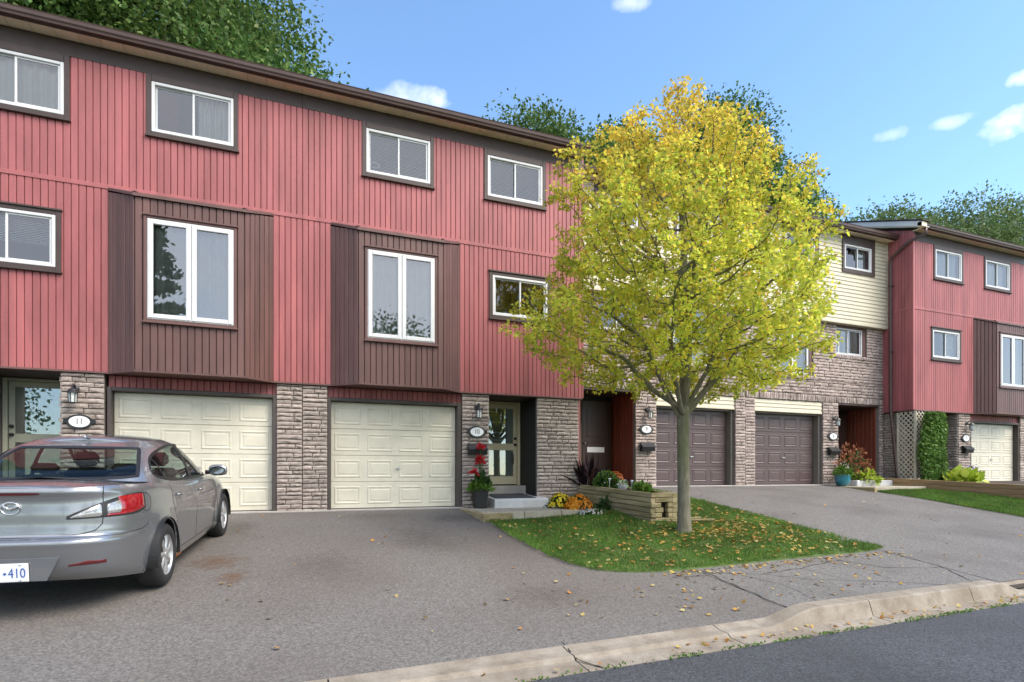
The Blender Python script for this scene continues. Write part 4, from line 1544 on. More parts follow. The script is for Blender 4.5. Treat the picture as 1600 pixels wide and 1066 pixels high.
# ------------------------------------------------------------------ the car (x forward, y left, z up, origin on the ground under its middle)
M['paint'] = mat_simple('silver grey metallic paint', (.27, .28, .3), .03, 1, .27, metal=.7, coat=1.0, coatr=.04)
M['car_glass'] = glass_mat('car glass', 1.4, (.55, .64, .62), wave=0)
M['rubber'] = mat_simple('tyre rubber', (.018, .018, .019), .2, 30, .75)
M['rim'] = mat_simple('silver wheel cover', (.5, .5, .51), .06, 20, .32, metal=.6)
M['plastic'] = mat_simple('black plastic', (.016, .016, .017), .1, 20, .45)
M['lens_red'] = mat_simple('red lens', (.28, .008, .014), .3, 40, .08, coat=1.0)
M['lens_dark'] = mat_simple('dark red lens', (.1, .006, .01), .12, 40, .1, coat=1.0)
M['lens_clear'] = mat_simple('clear lens', (.36, .36, .36), .45, 75, .08, coat=1.0, metal=.4)
M['chrome'] = mat_simple('chrome', (.75, .75, .76), .02, 20, .08, metal=1.0)
M['plate'] = mat_simple('number plate white', (.75, .76, .78), .03, 20, .4)
M['plate_blue'] = mat_simple('plate blue', (.02, .09, .36), .03, 20, .4)
M['mirror_g'] = mat_simple('mirror glass', (.3, .32, .34), .02, 20, .06, metal=1.0)
M['seat'] = mat_simple('dark seat cloth', (.02, .02, .022), .2, 40, .85)
M['rusty'] = mat_simple('rust', (.16, .06, .022), .4, 30, .85)

RA, FA, WR = -1.285, 1.355, .317                       # axles and tyre radius
ct = lambda t, xs, ys: float(np.interp(t, xs, ys))


def smooth_interp(xs, ys):
    """monotone-ish cubic through the points"""
    xs, ys = np.array(xs, float), np.array(ys, float)
    d = np.gradient(ys, xs)
    def fn(x):
        x = min(max(x, xs[0]), xs[-1])
        i = min(int(np.searchsorted(xs, x, 'right')) - 1, len(xs) - 2)
        h = xs[i + 1] - xs[i]
        t = (x - xs[i]) / h
        return float((2 * t ** 3 - 3 * t ** 2 + 1) * ys[i] + (t ** 3 - 2 * t ** 2 + t) * h * d[i] + (-2 * t ** 3 + 3 * t ** 2) * ys[i + 1] + (t ** 3 - t ** 2) * h * d[i + 1])
    return fn


c_top = smooth_interp([-2.3, -2.0, -1.6, -1.0, -.3, .4, 1.0, 1.5, 1.9, 2.3], [1.085, 1.09, 1.068, 1.015, .966, .938, .915, .865, .79, .66])
c_bot = smooth_interp([-2.3, -1.9, -1.5, -.5, .5, 1.6, 2.3], [.33, .26, .2, .185, .185, .2, .24])
c_rear = smooth_interp([0, .05, .13, .25, .36, .42, .45, .475, .54, .72, .9, .965, 1.0], [2.13, 2.19, 2.235, 2.262, 2.275, 2.28, 2.262, 2.225, 2.205, 2.185, 2.172, 2.188, 2.17])
c_front = smooth_interp([0, .1, .3, .5, .7, .9, 1.0], [2.16, 2.24, 2.29, 2.29, 2.25, 2.16, 2.06])
c_wid = smooth_interp([0, .07, .2, .4, .55, .68, .78, .86, .94, 1.0], [.815, .842, .858, .868, .8765, .8775, .866, .858, .842, .808])
NE = 4.3


def c_half(x, t):
    """half width of the lower body at station x and level t"""
    a = c_rear(t) if x < 0 else c_front(t)
    q = min(1.0, abs(x) / a)
    y = c_wid(t) * (1 - q ** NE) ** (1 / NE)
    return y


def c_z(x, t):
    return c_bot(x) + (c_top(x) - c_bot(x)) * t


def c_flare(x, z):
    v = 0
    for ax in (RA, FA):
        r = math.hypot(x - ax, z - WR - .01)
        v += .017 * math.exp(-((r - .37) / .075) ** 2)
    return v


def c_point(phi, t):
    """phi 0 at the rear centre, pi/2 at the widest side, pi at the front centre (right-hand side, y < 0)"""
    c, s = math.cos(phi), math.sin(phi)
    a = c_rear(t) if c > 0 else c_front(t)
    x = -a * math.copysign(abs(c) ** (2 / NE), c)
    y = -c_wid(t) * abs(s) ** (2 / NE)
    z = c_z(x, t)
    if s > .5:
        y -= c_flare(x, z)
    return Vector((x, y, z))


# arc-length table
_ph = np.linspace(1e-6, PI - 1e-6, 3000)
_ph = np.concatenate([np.logspace(-9, -3, 200), np.linspace(1.2e-3, PI - 1.2e-3, 4000), PI - np.logspace(-3, -9, 200)])
_pp = np.array([[-2.26 * math.copysign(abs(math.cos(p)) ** (2 / NE), math.cos(p)), .877 * abs(math.sin(p)) ** (2 / NE)] for p in _ph])
_al = np.concatenate([[0], np.cumsum(np.hypot(*np.diff(_pp, axis=0).T))])
_al /= _al[-1]
s2phi = lambda s: float(np.interp(s, _al, _ph))
NS, NT = 190, 44
ts = [i / NT for i in range(NT + 1)]
ss = [i / NS for i in range(NS + 1)]
GRID = [[c_point(s2phi(s), t) for t in ts] for s in ss]


def c_surf(s, t):
    return c_point(s2phi(min(1, max(0, s))), min(1, max(0, t)))


def c_norm(s, t, e=.004):
    a = c_surf(s + e, t) - c_surf(s - e, t)
    b = c_surf(s, t + e) - c_surf(s, t - e)
    n = a.cross(b)
    n = n.normalized()
    p = c_surf(s, t)
    if n.dot(Vector((p.x * .3, p.y, 0))) < 0:
        n = -n
    return n


car = empty('parked_car', (0, 0, 0), 'silver grey four door saloon parked on the driveway, seen from behind', 'car')
MIR = lambda v: (v[0], -v[1], v[2])

# body shell: wrap-around sides, deck and bonnet on top, wheel arches cut on true circles
V, Fc = [], []
arch = .352
for side in (1, -1):
    base = len(V)
    P = [[Vector(GRID[i][j]) for j in range(NT + 1)] for i in range(NS + 1)]
    inside = [[False] * (NT + 1) for _ in range(NS + 1)]
    for i in range(NS + 1):
        for j in range(NT + 1):
            p = P[i][j]
            for ax in (RA, FA):
                r = math.hypot(p.x - ax, p.z - WR - .012)
                if r < arch and abs(p.y) > .6:
                    inside[i][j] = ax
    for i in range(NS + 1):
        for j in range(NT + 1):
            p = P[i][j]
            if inside[i][j] is not False:
                ax = inside[i][j]
                d = Vector((p.x - ax, 0, p.z - WR - .012))
                l = max(d.length, 1e-4)
                q = Vector((ax, p.y, WR + .012)) + d * (arch / l)
                P[i][j] = Vector((q.x, p.y, q.z))
            v = P[i][j]
            V.append((v.x, v.y * side, v.z))
    for i in range(NS):
        for j in range(NT):
            ids = [(i, j), (i + 1, j), (i + 1, j + 1), (i, j + 1)]
            if all(inside[a][b] is not False for a, b in ids):
                continue
            f = [base + a * (NT + 1) + b for a, b in ids]
            Fc.append(tuple(f) if side > 0 else tuple(f[::-1]))
    NQ = 14
    tb = len(V)
    for i in range(NS + 1):
        p = GRID[i][NT]
        for k in range(NQ + 1):
            q = k / NQ
            y = p.y * (1 - q)
            cr = .05 * (min(1, abs(p.y) / .8)) ** 1.3
            V.append((p.x, y * side, p.z + cr * (1 - (1 - q) ** 2.2)))
    for i in range(NS):
        for k in range(NQ):
            f = [tb + i * (NQ + 1) + k, tb + (i + 1) * (NQ + 1) + k, tb + (i + 1) * (NQ + 1) + k + 1, tb + i * (NQ + 1) + k + 1]
            Fc.append(tuple(f) if side > 0 else tuple(f[::-1]))
body = mk('body', V, Fc, M['paint'], car, smooth=True)

# greenhouse
GXR = smooth_interp([0, .25, .5, .75, .88, 1.0], [-1.56, -1.44, -1.25, -1.03, -.9, -.72])
GXF = smooth_interp([0, .25, .5, .75, .88, 1.0], [1.14, .87, .60, .34, .20, .03])
GW = smooth_interp([0, .25, .5, .75, .88, 1.0], [.815, .777, .728, .665, .618, .53])
GTOP = smooth_interp([-1.9, -1.0, -.7, -.3, .1, .5, 1.2], [1.395, 1.412, 1.428, 1.438, 1.428, 1.405, 1.37])
NG = 5.0


def g_geo(t):
    xr, xf = GXR(t), GXF(t)
    return (xr + xf) / 2, (xf - xr) / 2, GW(t)


def g_z(x, t):
    b = c_top(x) - .012
    return b + (GTOP(x) - b) * (t + .06 * math.sin(PI * t))


def g_point(phi, t):
    xc, a, w = g_geo(t)
    c, s = math.cos(phi), math.sin(phi)
    x = xc - a * math.copysign(abs(c) ** (2 / NG), c)
    y = -w * abs(s) ** (2 / NG)
    return Vector((x, y, g_z(x, t)))


def g_side(x, z):
    lo, hi = 0.0, 1.0
    for _ in range(30):
        m_ = (lo + hi) / 2
        if g_z(x, m_) < z:
            lo = m_
        else:
            hi = m_
    t = (lo + hi) / 2
    xc, a, w = g_geo(t)
    q = min(.9999, abs(x - xc) / a)
    return Vector((x, -w * (1 - q ** NG) ** (1 / NG), z))


def g_end(y, t, front=False):
    xc, a, w = g_geo(t)
    q = min(.9999, abs(y) / w)
    x = xc + (1 if front else -1) * a * (1 - q ** NG) ** (1 / NG)
    return Vector((x, y, g_z(x, t)))


def dense(poly, step=.03):
    out = []
    n = len(poly)
    for i in range(n):
        a, b = poly[i], poly[(i + 1) % n]
        k = max(1, int(math.hypot(b[0] - a[0], b[1] - a[1]) / step))
        for j in range(k):
            out.append((a[0] + (b[0] - a[0]) * j / k, a[1] + (b[1] - a[1]) * j / k))
    return out


def chaikin(poly, it=2):
    for _ in range(it):
        out = []
        n = len(poly)
        for i in range(n):
            a, b = poly[i], poly[(i + 1) % n]
            out += [(a[0] * .75 + b[0] * .25, a[1] * .75 + b[1] * .25), (a[0] * .25 + b[0] * .75, a[1] * .25 + b[1] * .75)]
        poly = out
    return poly


def inpoly(x, y, poly):
    c = False
    n = len(poly)
    for i in range(n):
        x0, y0 = poly[i]
        x1, y1 = poly[i - 1]
        if (y0 > y) != (y1 > y) and x < (x1 - x0) * (y - y0) / (y1 - y0) + x0:
            c = not c
    return c


# side glass outlines in (x, z); the daylight opening tapers to the rear
top_l = [(-1.20, 1.125), (-1.05, 1.25), (-.85, 1.325), (-.5, 1.372), (-.1, 1.378), (.2, 1.35), (.45, 1.26), (.72, 1.10), (.86, 1.0)]
bot_f = lambda x: c_top(x) + .028
side_poly = top_l + [(.84, bot_f(.84) + .0), (.3, bot_f(.3)), (-.3, bot_f(-.3)), (-.8, bot_f(-.8)), (-1.1, bot_f(-1.1) + .03)]
side_poly = chaikin(side_poly, 2)
rear_poly = chaikin([(-.66, .13), (.66, .13), (.645, .3), (.54, .82), (.50, .87), (-.50, .87), (-.54, .82), (-.645, .3)], 2)
front_poly = chaikin([(-.70, .10), (.70, .10), (.56, .84), (.5, .9), (-.5, .9), (-.56, .84)], 2)

NGS, NGT = 200, 46
_ph2 = _ph
_gp = np.array([[-1.2 * math.copysign(abs(math.cos(p)) ** (2 / NG), math.cos(p)), .75 * abs(math.sin(p)) ** (2 / NG)] for p in _ph2])
_gl = np.concatenate([[0], np.cumsum(np.hypot(*np.diff(_gp, axis=0).T))])
_gl /= _gl[-1]
V, Fc = [], []
for side in (1, -1):
    base = len(V)
    G = [[g_point(float(np.interp(i / NGS, _gl, _ph2)), j / NGT) for j in range(NGT + 1)] for i in range(NGS + 1)]
    for col_ in G:
        for p in col_:
            V.append((p.x, p.y * side, p.z))
    for i in range(NGS):
        for j in range(NGT):
            c = (G[i][j] + G[i + 1][j + 1]) / 2
            tm = (j + .5) / NGT
            ph = float(np.interp((i + .5) / NGS, _gl, _ph2))
            if abs(math.cos(ph)) < .9999 and inpoly(c.x, c.z, side_poly) and abs(c.y) > GW(tm) * .86:
                continue
            xc, a, w = g_geo(tm)
            if c.x < xc - a * .72 and inpoly(c.y, tm, rear_poly):
                continue
            if c.x > xc + a * .72 and inpoly(c.y, tm, front_poly):
                continue
            f = [base + i * (NGT + 1) + j, base + (i + 1) * (NGT + 1) + j, base + (i + 1) * (NGT + 1) + j + 1, base + i * (NGT + 1) + j + 1]
            Fc.append(tuple(f) if side > 0 else tuple(f[::-1]))
    tb = len(V)
    NQ = 12
    for i in range(NGS + 1):
        p = G[i][NGT]
        for k in range(NQ + 1):
            q = k / NQ
            cr = .048 * (min(1, abs(p.y) / .5)) ** 1.2
            V.append((p.x, p.y * (1 - q) * side, p.z + cr * (1 - (1 - q) ** 2)))
    for i in range(NGS):
        for k in range(NQ):
            f = [tb + i * (NQ + 1) + k, tb + (i + 1) * (NQ + 1) + k, tb + (i + 1) * (NQ + 1) + k + 1, tb + i * (NQ + 1) + k + 1]
            Fc.append(tuple(f) if side > 0 else tuple(f[::-1]))
mk('roof', V, Fc, M['paint'], car, smooth=True)


def ribbon(name, pts, nrm, w, mat, parent, closed=True, lift=.003, thick=.004):
    """flat strip following a line on a surface"""
    n = len(pts)
    V, Fc = [], []
    for i in range(n):
        a = pts[(i - 1) % n] if closed or i else pts[0]
        b = pts[(i + 1) % n] if closed or i < n - 1 else pts[-1]
        d = (b - a).normalized()
        nn = nrm[i]
        sd_ = d.cross(nn).normalized()
        for k, l in ((-1, -thick), (-1, lift), (1, lift), (1, -thick)):
            V.append(pts[i] + sd_ * (w / 2) * k + nn * l)
    for i in range(n if closed else n - 1):
        i2 = (i + 1) % n
        for k in range(3):
            Fc.append((i * 4 + k, i2 * 4 + k, i2 * 4 + k + 1, i * 4 + k + 1))
    return mk(name, V, Fc, mat, parent, smooth=False)


def fill(name, pts, ctr_fn, mat, parent, off, inner=6):
    """pane spanned over an outline: rings shrinking to the middle, put back on the surface"""
    n = len(pts)
    cx_ = sum(p[0] for p in pts) / n
    cy_ = sum(p[1] for p in pts) / n
    V, Fc = [], []
    for k in range(inner):
        f = 1 - k / inner
        for p in pts:
            V.append(ctr_fn(cx_ + (p[0] - cx_) * f, cy_ + (p[1] - cy_) * f) + off)
    V.append(ctr_fn(cx_, cy_) + off)
    for k in range(inner - 1):
        for i in range(n):
            i2 = (i + 1) % n
            Fc.append((k * n + i, k * n + i2, (k + 1) * n + i2, (k + 1) * n + i))
    b = (inner - 1) * n
    for i in range(n):
        Fc.append((b + i, b + (i + 1) % n, len(V) - 1))
    return mk(name, V, Fc, mat, parent, smooth=True)


def clip_x(poly, x0, x1):
    for lim, keep in ((x0, 1), (x1, -1)):
        out = []
        n = len(poly)
        for i in range(n):
            a, b = poly[i], poly[(i + 1) % n]
            ia, ib = (a[0] - lim) * keep >= 0, (b[0] - lim) * keep >= 0
            if ia:
                out.append(a)
            if ia != ib:
                t = (lim - a[0]) / (b[0] - a[0])
                out.append((lim, a[1] + (b[1] - a[1]) * t))
        poly = out
    return poly


up_out = Vector((0, -.93, .36))
for side in (1, -1):
    mir = (lambda v, s=side: Vector((v.x, v.y * s, v.z)))
    for x0, x1 in ((-1.5, -1.0), (-.985, -.14), (-.06, 1.2)):
        pl_ = dense(clip_x(side_poly, x0, x1), .04)
        xs_ = [p[0] for p in pl_]
        gx = np.linspace(min(xs_) + .002, max(xs_) - .002, 24)
        Vw, nr = [], 9
        for x in gx:
            hits = []
            for q in range(len(pl_)):
                (ax_, az_), (bx_, bz_) = pl_[q], pl_[(q + 1) % len(pl_)]
                if (ax_ - x) * (bx_ - x) <= 0 and abs(bx_ - ax_) > 1e-9:
                    hits.append(az_ + (bz_ - az_) * (x - ax_) / (bx_ - ax_))
            lo_, hi_ = min(hits), max(hits)
            for r_ in range(nr):
                Vw.append(mir(g_side(x, lo_ + (hi_ - lo_) * r_ / (nr - 1))) + Vector((0, .006 * side, -.002)))
        mk('side_window', Vw, [(i * nr + j, (i + 1) * nr + j, (i + 1) * nr + j + 1, i * nr + j + 1) for i in range(23) for j in range(nr - 1)], M['car_glass'], car, smooth=True)
    pts = [mir(g_side(x, z)) for x, z in dense(side_poly, .035)]
    ribbon('window_seal', pts, [Vector((0, -.93 * side, .36)).normalized()] * len(pts), .03, M['plastic'], car)
    for xa, w in ((-.10, .085), (-.99, .024)):
        zs_ = [(z) for z in np.linspace(bot_f(xa) - .0, 1.375 if xa > -.5 else 1.275, 12)]
        pts = [mir(g_side(xa + (z - 1.15) * -.06, z)) for z in zs_]
        ribbon('pillar_trim', pts, [Vector((0, -.93 * side, .36)).normalized()] * 12, w, M['plastic'], car, closed=False)
def end_glass(name, front, off):
    V, n, k = [], 26, 30
    for i in range(n + 1):
        t = .11 + .78 * i / n
        w = float(np.interp(t, [.1, .3, .82, .9], [.675, .655, .555, .5]))
        for j in range(k + 1):
            V.append(g_end(-w + 2 * w * j / k, t, front) + off)
    return mk(name, V, [(i * (k + 1) + j, (i + 1) * (k + 1) + j, (i + 1) * (k + 1) + j + 1, i * (k + 1) + j + 1) for i in range(n) for j in range(k)], M['car_glass'], car, smooth=True)


end_glass('rear_window', False, Vector((.006, 0, -.004)))
pts = [g_end(y, t) for y, t in dense(rear_poly, .03)]
ribbon('window_seal', pts, [Vector((-.6, 0, .8))] * len(pts), .035, M['plastic'], car)
end_glass('windscreen', True, Vector((-.006, 0, -.004)))
pts = [g_end(y, t, True) for y, t in dense(front_poly, .03)]
ribbon('window_seal', pts, [Vector((.6, 0, .8))] * len(pts), .035, M['plastic'], car)
MB().tube([(-.66, 0, 1.463), (-.74, 0, 1.48), (-.8, 0, 1.476)], [.01, .02, .008], 8).obj('aerial_fin', M['paint'], car, smooth=True)

# interior: shelf, seat backs, head restraints
V, Fc = [], []
xs = [-1.68 + i * 2.7 / 30 for i in range(31)]
for x in xs:
    for y in np.linspace(-.74, .74, 9):
        V.append((x, y, c_top(x) + .056 - .05 * abs(y) / .75 + .004))
Fc = [(i * 9 + j, (i + 1) * 9 + j, (i + 1) * 9 + j + 1, i * 9 + j + 1) for i in range(30) for j in range(8)]
mk('parcel_shelf', V, Fc, M['seat'], car)
for x, y in ((-.78, -.36), (-.78, .36), (.2, -.37), (.2, .37)):
    MB().bbox(x - .08, x + .07, y - .22, y + .22, .95, 1.08, .05).obj('seat_back', M['seat'], car, smooth=True)
    MB().bbox(x - .06, x + .05, y - .13, y + .13, 1.1, 1.27 if x > 0 else 1.2, .045).obj('head_restraint', M['seat'], car, smooth=True)

# tail lights: wrap round the corner; levels in t, position in s
def surf_strip(name, s0, s1, tb_, tt_, mat, parent, lift=.006, n=40, m_=6, side=1):
    V, Fc = [], []
    for i in range(n + 1):
        q = i / n
        s = s0 + (s1 - s0) * q
        b, t = tb_(q), tt_(q)
        for k in range(m_ + 1):
            r = k / m_
            tt = b + (t - b) * r
            bul = lift * (1 - abs(2 * r - 1) ** 3) * (1 - abs(2 * q - 1) ** 8) + .0015
            p = c_surf(s, tt) + c_norm(s, tt) * bul
            V.append((p.x, p.y * side, p.z))
    for i in range(n):
        for k in range(m_):
            f = [i * (m_ + 1) + k, (i + 1) * (m_ + 1) + k, (i + 1) * (m_ + 1) + k + 1, i * (m_ + 1) + k + 1]
            Fc.append(tuple(f) if side > 0 else tuple(f[::-1]))
    return mk(name, V, Fc, mat, parent, smooth=True)


_ts = np.linspace(0, .3, 1200)
_ty = np.maximum.accumulate([-c_surf(q, .8).y for q in _ts])
_ss2 = np.linspace(.1, .9, 1600)
_sx = np.array([c_surf(q, .5).x for q in _ss2])


def s_at_y(y):
    return float(np.interp(y, _ty, _ts))


S_IN, S_GAP, S_OUT = s_at_y(.40), s_at_y(.615), 0.198
low = lambda q: .672 + .012 * q + .07 * q ** 7
high = lambda q: .682 + .205 * (1 - (1 - q) ** 2.4) + .012 * q
for side in (1, -1):
    tl = surf_strip('tail_light', S_IN - .004, S_OUT + .003, lambda q: low(q) - .012, lambda q: high(q) + .012, M['plastic'], car, .003, side=side)
    gq = (S_GAP - S_IN) / (S_OUT - S_IN)
    sub = lambda f, a, b: (lambda q: f(a + (b - a) * q))
    surf_strip('reversing_lens', S_IN, S_GAP - .003, sub(low, 0, gq), sub(high, 0, gq), M['lens_clear'], tl, .008, side=side)
    gm = gq + .42 * (1 - gq)
    sm = S_IN + (S_OUT - S_IN) * gm
    surf_strip('indicator_lens', S_GAP + .003, sm, sub(lambda q: low(q) + .022, gq, gm), sub(lambda q: high(q) - .014, gq, gm), M['lens_clear'], tl, .008, side=side)
    surf_strip('stop_lens', sm - .012, S_OUT, sub(low, gm, 1), sub(high, gm, 1), M['lens_red'], tl, .011, side=side)
    surf_strip('stop_lens', S_GAP + .003, sm, sub(low, gq, gm), sub(lambda q: low(q) + .026, gq, gm), M['lens_red'], tl, .010, side=side)
    surf_strip('reflector', s_at_y(.41), s_at_y(.64), lambda q: .155 + .02 * q, lambda q: .172 + .04 * min(1, q * 2.2), M['lens_dark'], car, .004, side=side, n=20)

# panel gaps
def gap_line(st, w=.007, parent=None, side=1, mat='plastic', name='panel_gap', lift=.0012):
    P, Nn = [], []
    for (s0, t0), (s1, t1) in zip(st[:-1], st[1:]):
        k = max(2, int(60 * math.hypot((s1 - s0) * 4, t1 - t0)))
        for j in range(k):
            s, t = s0 + (s1 - s0) * j / k, t0 + (t1 - t0) * j / k
            P.append(c_surf(s, t)); Nn.append(c_norm(s, t))
    P.append(c_surf(*st[-1])); Nn.append(c_norm(*st[-1]))
    P = [Vector((p.x, p.y * side, p.z)) for p in P]
    Nn = [Vector((p.x, p.y * side, p.z)) for p in Nn]
    ribbon(name, P, Nn, w, M[mat], parent or car, closed=False, lift=lift, thick=.001)


def s_side(x):
    """s of the side at station x"""
    return float(np.interp(x, _sx, _ss2))


for side in (1, -1):
    gap_line([(S_GAP + .008, .995), (S_GAP + .0, .9), (S_GAP - .002, .75), (S_GAP - .004, .6), (S_GAP - .012, .535), (S_GAP - .03, .5), (S_GAP - .07, .486), (0.0005, .478)], .008, side=side)
    sA, sB, sC = s_side(-1.02), s_side(-.1), s_side(.98)
    sD = s_side(-.92)
    gap_line([(s_side(-.98), .985), (s_side(-.99), .75), (s_side(-.95), .6), (s_side(-.86), .42), (s_side(-.82), .12)], side=side)
    gap_line([(sB, .99), (sB, .12)], side=side)
    gap_line([(sC, .985), (sC, .55), (s_side(.93), .12)], side=side)
    gap_line([(s_side(-.82), .12), (s_side(.93), .12)], side=side)
    gap_line([(0.0006, .462), (s_at_y(.7), .47), (.19, .51), (s_side(-1.62), .56)], .006, side=side)
    for hx in (-.80, .12):
        s = s_side(hx)
        p = c_surf(s, .845)
        q0 = Vector((p.x - .09, p.y * 1.012, p.z + .004)); q1 = Vector((p.x + .09, p.y * 1.012, p.z - .004))
        n_ = Vector((0, -.022, 0))
        pts = [q0, q0 + n_ + Vector((.03, 0, 0)), q1 + n_ - Vector((.03, 0, 0)), q1]
        MB().tube([(v.x, v.y * side, v.z) for v in pts], [.008, .013, .013, .008], 8).obj('door_handle', M['paint'], car, smooth=True)
        pts = [c_surf(s_side(hx - .06 + .12 * (.5 + .5 * math.cos(a))), .838 + .04 * math.sin(a)) for a in [2 * PI * i / 24 for i in range(24)]]
# fuel flap ring on the right
ctr_s, ctr_t = s_side(-1.66), .80
pts, nn = [], []
cpt = c_surf(ctr_s, ctr_t)
for i in range(36):
    a = 2 * PI * i / 36
    x, z = cpt.x + .085 * math.cos(a), cpt.z + .085 * math.sin(a)
    s = s_side(x)
    t = (z - c_bot(x)) / (c_top(x) - c_bot(x))
    pts.append(c_surf(s, t)); nn.append(c_norm(s, t))
ribbon('fuel_flap', pts, nn, .006, M['plastic'], car, lift=.0012, thick=.001)

# high brake light, plate recess, plate, badge
brk = [c_surf(s_at_y(abs(y) + 1e-4) if abs(y) > .01 else 0.0, .925) for y in np.linspace(0, .2, 8)]
V, Fc = [], []
for side in (-1, 1):
    b = len(V)
    for i, y in enumerate(np.linspace(0, .21, 9)):
        s = 0.0 if y < .01 else s_at_y(y)
        for t in (.925 + .008 * (y / .21) ** 3, .955 - .006 * (y / .21) ** 3):
            p = c_surf(s, t)
            V.append((p.x - .004, p.y * side, p.z))
    Fc += [(b + 2 * i, b + 2 * i + 2, b + 2 * i + 3, b + 2 * i + 1) for i in range(8)]
mk('high_brake_light', V, Fc, M['lens_dark'], car)
xr = -2.272
V = [(xr - .012, -.33, .405), (xr - .012, .33, .405), (xr - .012, .37, .56), (xr - .012, -.37, .56), (xr - .012, -.26, .33), (xr - .012, .26, .33)]
m = MB()
m.prism([(-.27, .335), (.27, .335), (.36, .52), (-.36, .52)], 'x', -2.272, -2.2)
m.obj('plate_recess', M['paint'], car)
pe = MB().bbox(-2.296, -2.281, -.155, .155, .338, .49, .006).obj('number_plate', M['plate'], car)
def car_text(txt, size, y, z, mat, parent, x=-2.2975, wid=.8):
    V, Fc = text_mesh(txt, size, .0006)
    W = np.column_stack([np.full(len(V), x) - V[:, 2], -V[:, 0] * wid + y, V[:, 1] + z])
    mk('lettering', W, Fc, mat, parent)
car_text('410', .112, -.078, .409, M['plate_blue'], pe, wid=.72)
car_text('BV', .112, .083, .409, M['plate_blue'], pe, wid=.72)
m = MB()
m.prism([(.004 + .014 * math.cos(2 * PI * i / 10 + .3) * (1 if i % 2 else .55), .409 + .014 * math.sin(2 * PI * i / 10 + .3) * (1 if i % 2 else .55)) for i in range(10)], 'x', -2.2985, -2.297)
m.obj('emblem', M['plate_blue'], pe)
for y in (-.1, .1):
    for z in (.351, .478):
        MB().lathe([(0, -2.300), (.006, -2.299), (.006, -2.296)], (0, y, z), 10, 'x').obj('plate_bolt', M['steel'], pe)
bx, bz = c_surf(0.0, .79).x - .006, c_surf(0.0, .79).z
be = MB()
pts = [(bx - .004, .066 * math.cos(a), bz + .05 * math.sin(a)) for a in [2 * PI * i / 36 for i in range(37)]]
be.tube(pts, .0065, 8, cap=False)
for s in (-1, 1):
    be.tube([(bx - .006, 0, bz - .012), (bx - .008, s * .02, bz + .004), (bx - .007, s * .042, bz + .024), (bx - .004, s * .06, bz + .026)], [.006, .007, .006, .003], 8)
    be.tube([(bx - .005, s * .058, bz + .024), (bx - .005, s * .03, bz - .0), (bx - .006, 0, bz - .014)], [.004, .005, .005], 8)
be.obj('badge', M['chrome'], car, smooth=True)

# mirrors
for side in (1, -1):
    m = MB()
    c = Vector((.66, -.955, 1.015))
    n1, n2 = 14, 8
    V, Fc = [], []
    for i in range(n1):
        a = 2 * PI * i / n1
        for k in range(n2 + 1):
            b = -PI / 2 + PI * k / n2
            sx = .085 if math.sin(b) > 0 else .035
            V.append((c.x + sx * math.sin(b), (c.y + .115 * math.cos(b) * math.copysign(abs(math.cos(a)) ** .7, math.cos(a))) * side, c.z + .075 * math.cos(b) * math.copysign(abs(math.sin(a)) ** .7, math.sin(a))))
    for i in range(n1):
        for k in range(n2):
            i2 = (i + 1) % n1
            Fc.append((i * (n2 + 1) + k, i2 * (n2 + 1) + k, i2 * (n2 + 1) + k + 1, i * (n2 + 1) + k + 1))
    mr_ = mk('mirror', V, Fc, M['paint'], car, smooth=True)
    ell = [((c.y + .092 * math.cos(2 * PI * i / 24)) * side, c.z + .056 * math.sin(2 * PI * i / 24)) for i in range(24)]
    MB().prism(ell, 'x', c.x - .042, c.x - .036).obj('mirror_rim', M['plastic'], mr_)
    ell = [((c.y + .08 * math.cos(2 * PI * i / 24)) * side, c.z + .046 * math.sin(2 * PI * i / 24)) for i in range(24)]
    MB().prism(ell, 'x', c.x - .045, c.x - .0425).obj('mirror_glass', M['mirror_g'], mr_)
    MB().tube([(c.x + .03, -.80 * side, .985), (c.x + .02, -.88 * side, .985)], [.03, .022], 8).obj('mirror_stalk', M['plastic'], mr_, smooth=True)

# wheels
def wheel(ax, side):
    yo = .875                                            # outer face
    w = empty('wheel', (ax, -yo * side, WR), parent=car)
    m = MB()
    prof = [(.205, .0), (.212, -.006), (.25, -.012), (.285, -.006), (.303, .012), (.314, .03), (.317, .06), (.317, .15), (.310, .18), (.29, .2), (.22, .2), (.205, .18)]
    R = [(r, (-yo + h) * side) for r, h in prof]
    m.lathe(R, (ax, 0, WR), 56, 'y')
    m.obj('tyre', M['rubber'], w, smooth=True)
    m = MB()
    m.lathe([(r, (-yo + h) * side) for r, h in [(.208, .001), (.202, .008), (.192, .03), (.186, .1)]], (ax, 0, WR), 48, 'y')
    m.obj('rim', M['rim'], w, smooth=True)
    MB().lathe([(r, (-yo + h) * side) for r, h in [(0, .075), (.19, .075)]], (ax, 0, WR), 32, 'y').obj('brake_disc', M['plastic'], w)
    for k in range(7):
        a = 2 * PI * k / 7 + .3
        V, Fc = [], []
        st = [(.03, .028, .010), (.07, .022, .006), (.11, .020, .004), (.15, .030, .006), (.185, .048, .012), (.2, .052, .016)]
        for r, hw, d in st:
            for e, dd in ((-1, .014), (-.6, 0), (.6, 0), (1, .014)):
                x, z = r * math.cos(a) - hw * e * math.sin(a), r * math.sin(a) + hw * e * math.cos(a)
                V.append((ax + x, (-yo + d + dd) * side, WR + z))
        for i in range(len(st) - 1):
            for e in range(3):
                Fc.append((i * 4 + e, i * 4 + 4 + e, i * 4 + 5 + e, i * 4 + 1 + e))
        mk('spoke', V, Fc, M['rim'], w, smooth=True)
    MB().lathe([(r, (-yo + h) * side) for r, h in [(0, .002), (.022, .003), (.03, .008), (.034, .02)]], (ax, 0, WR), 20, 'y').obj('hub_cap', M['rim'], w, smooth=True)
    return w


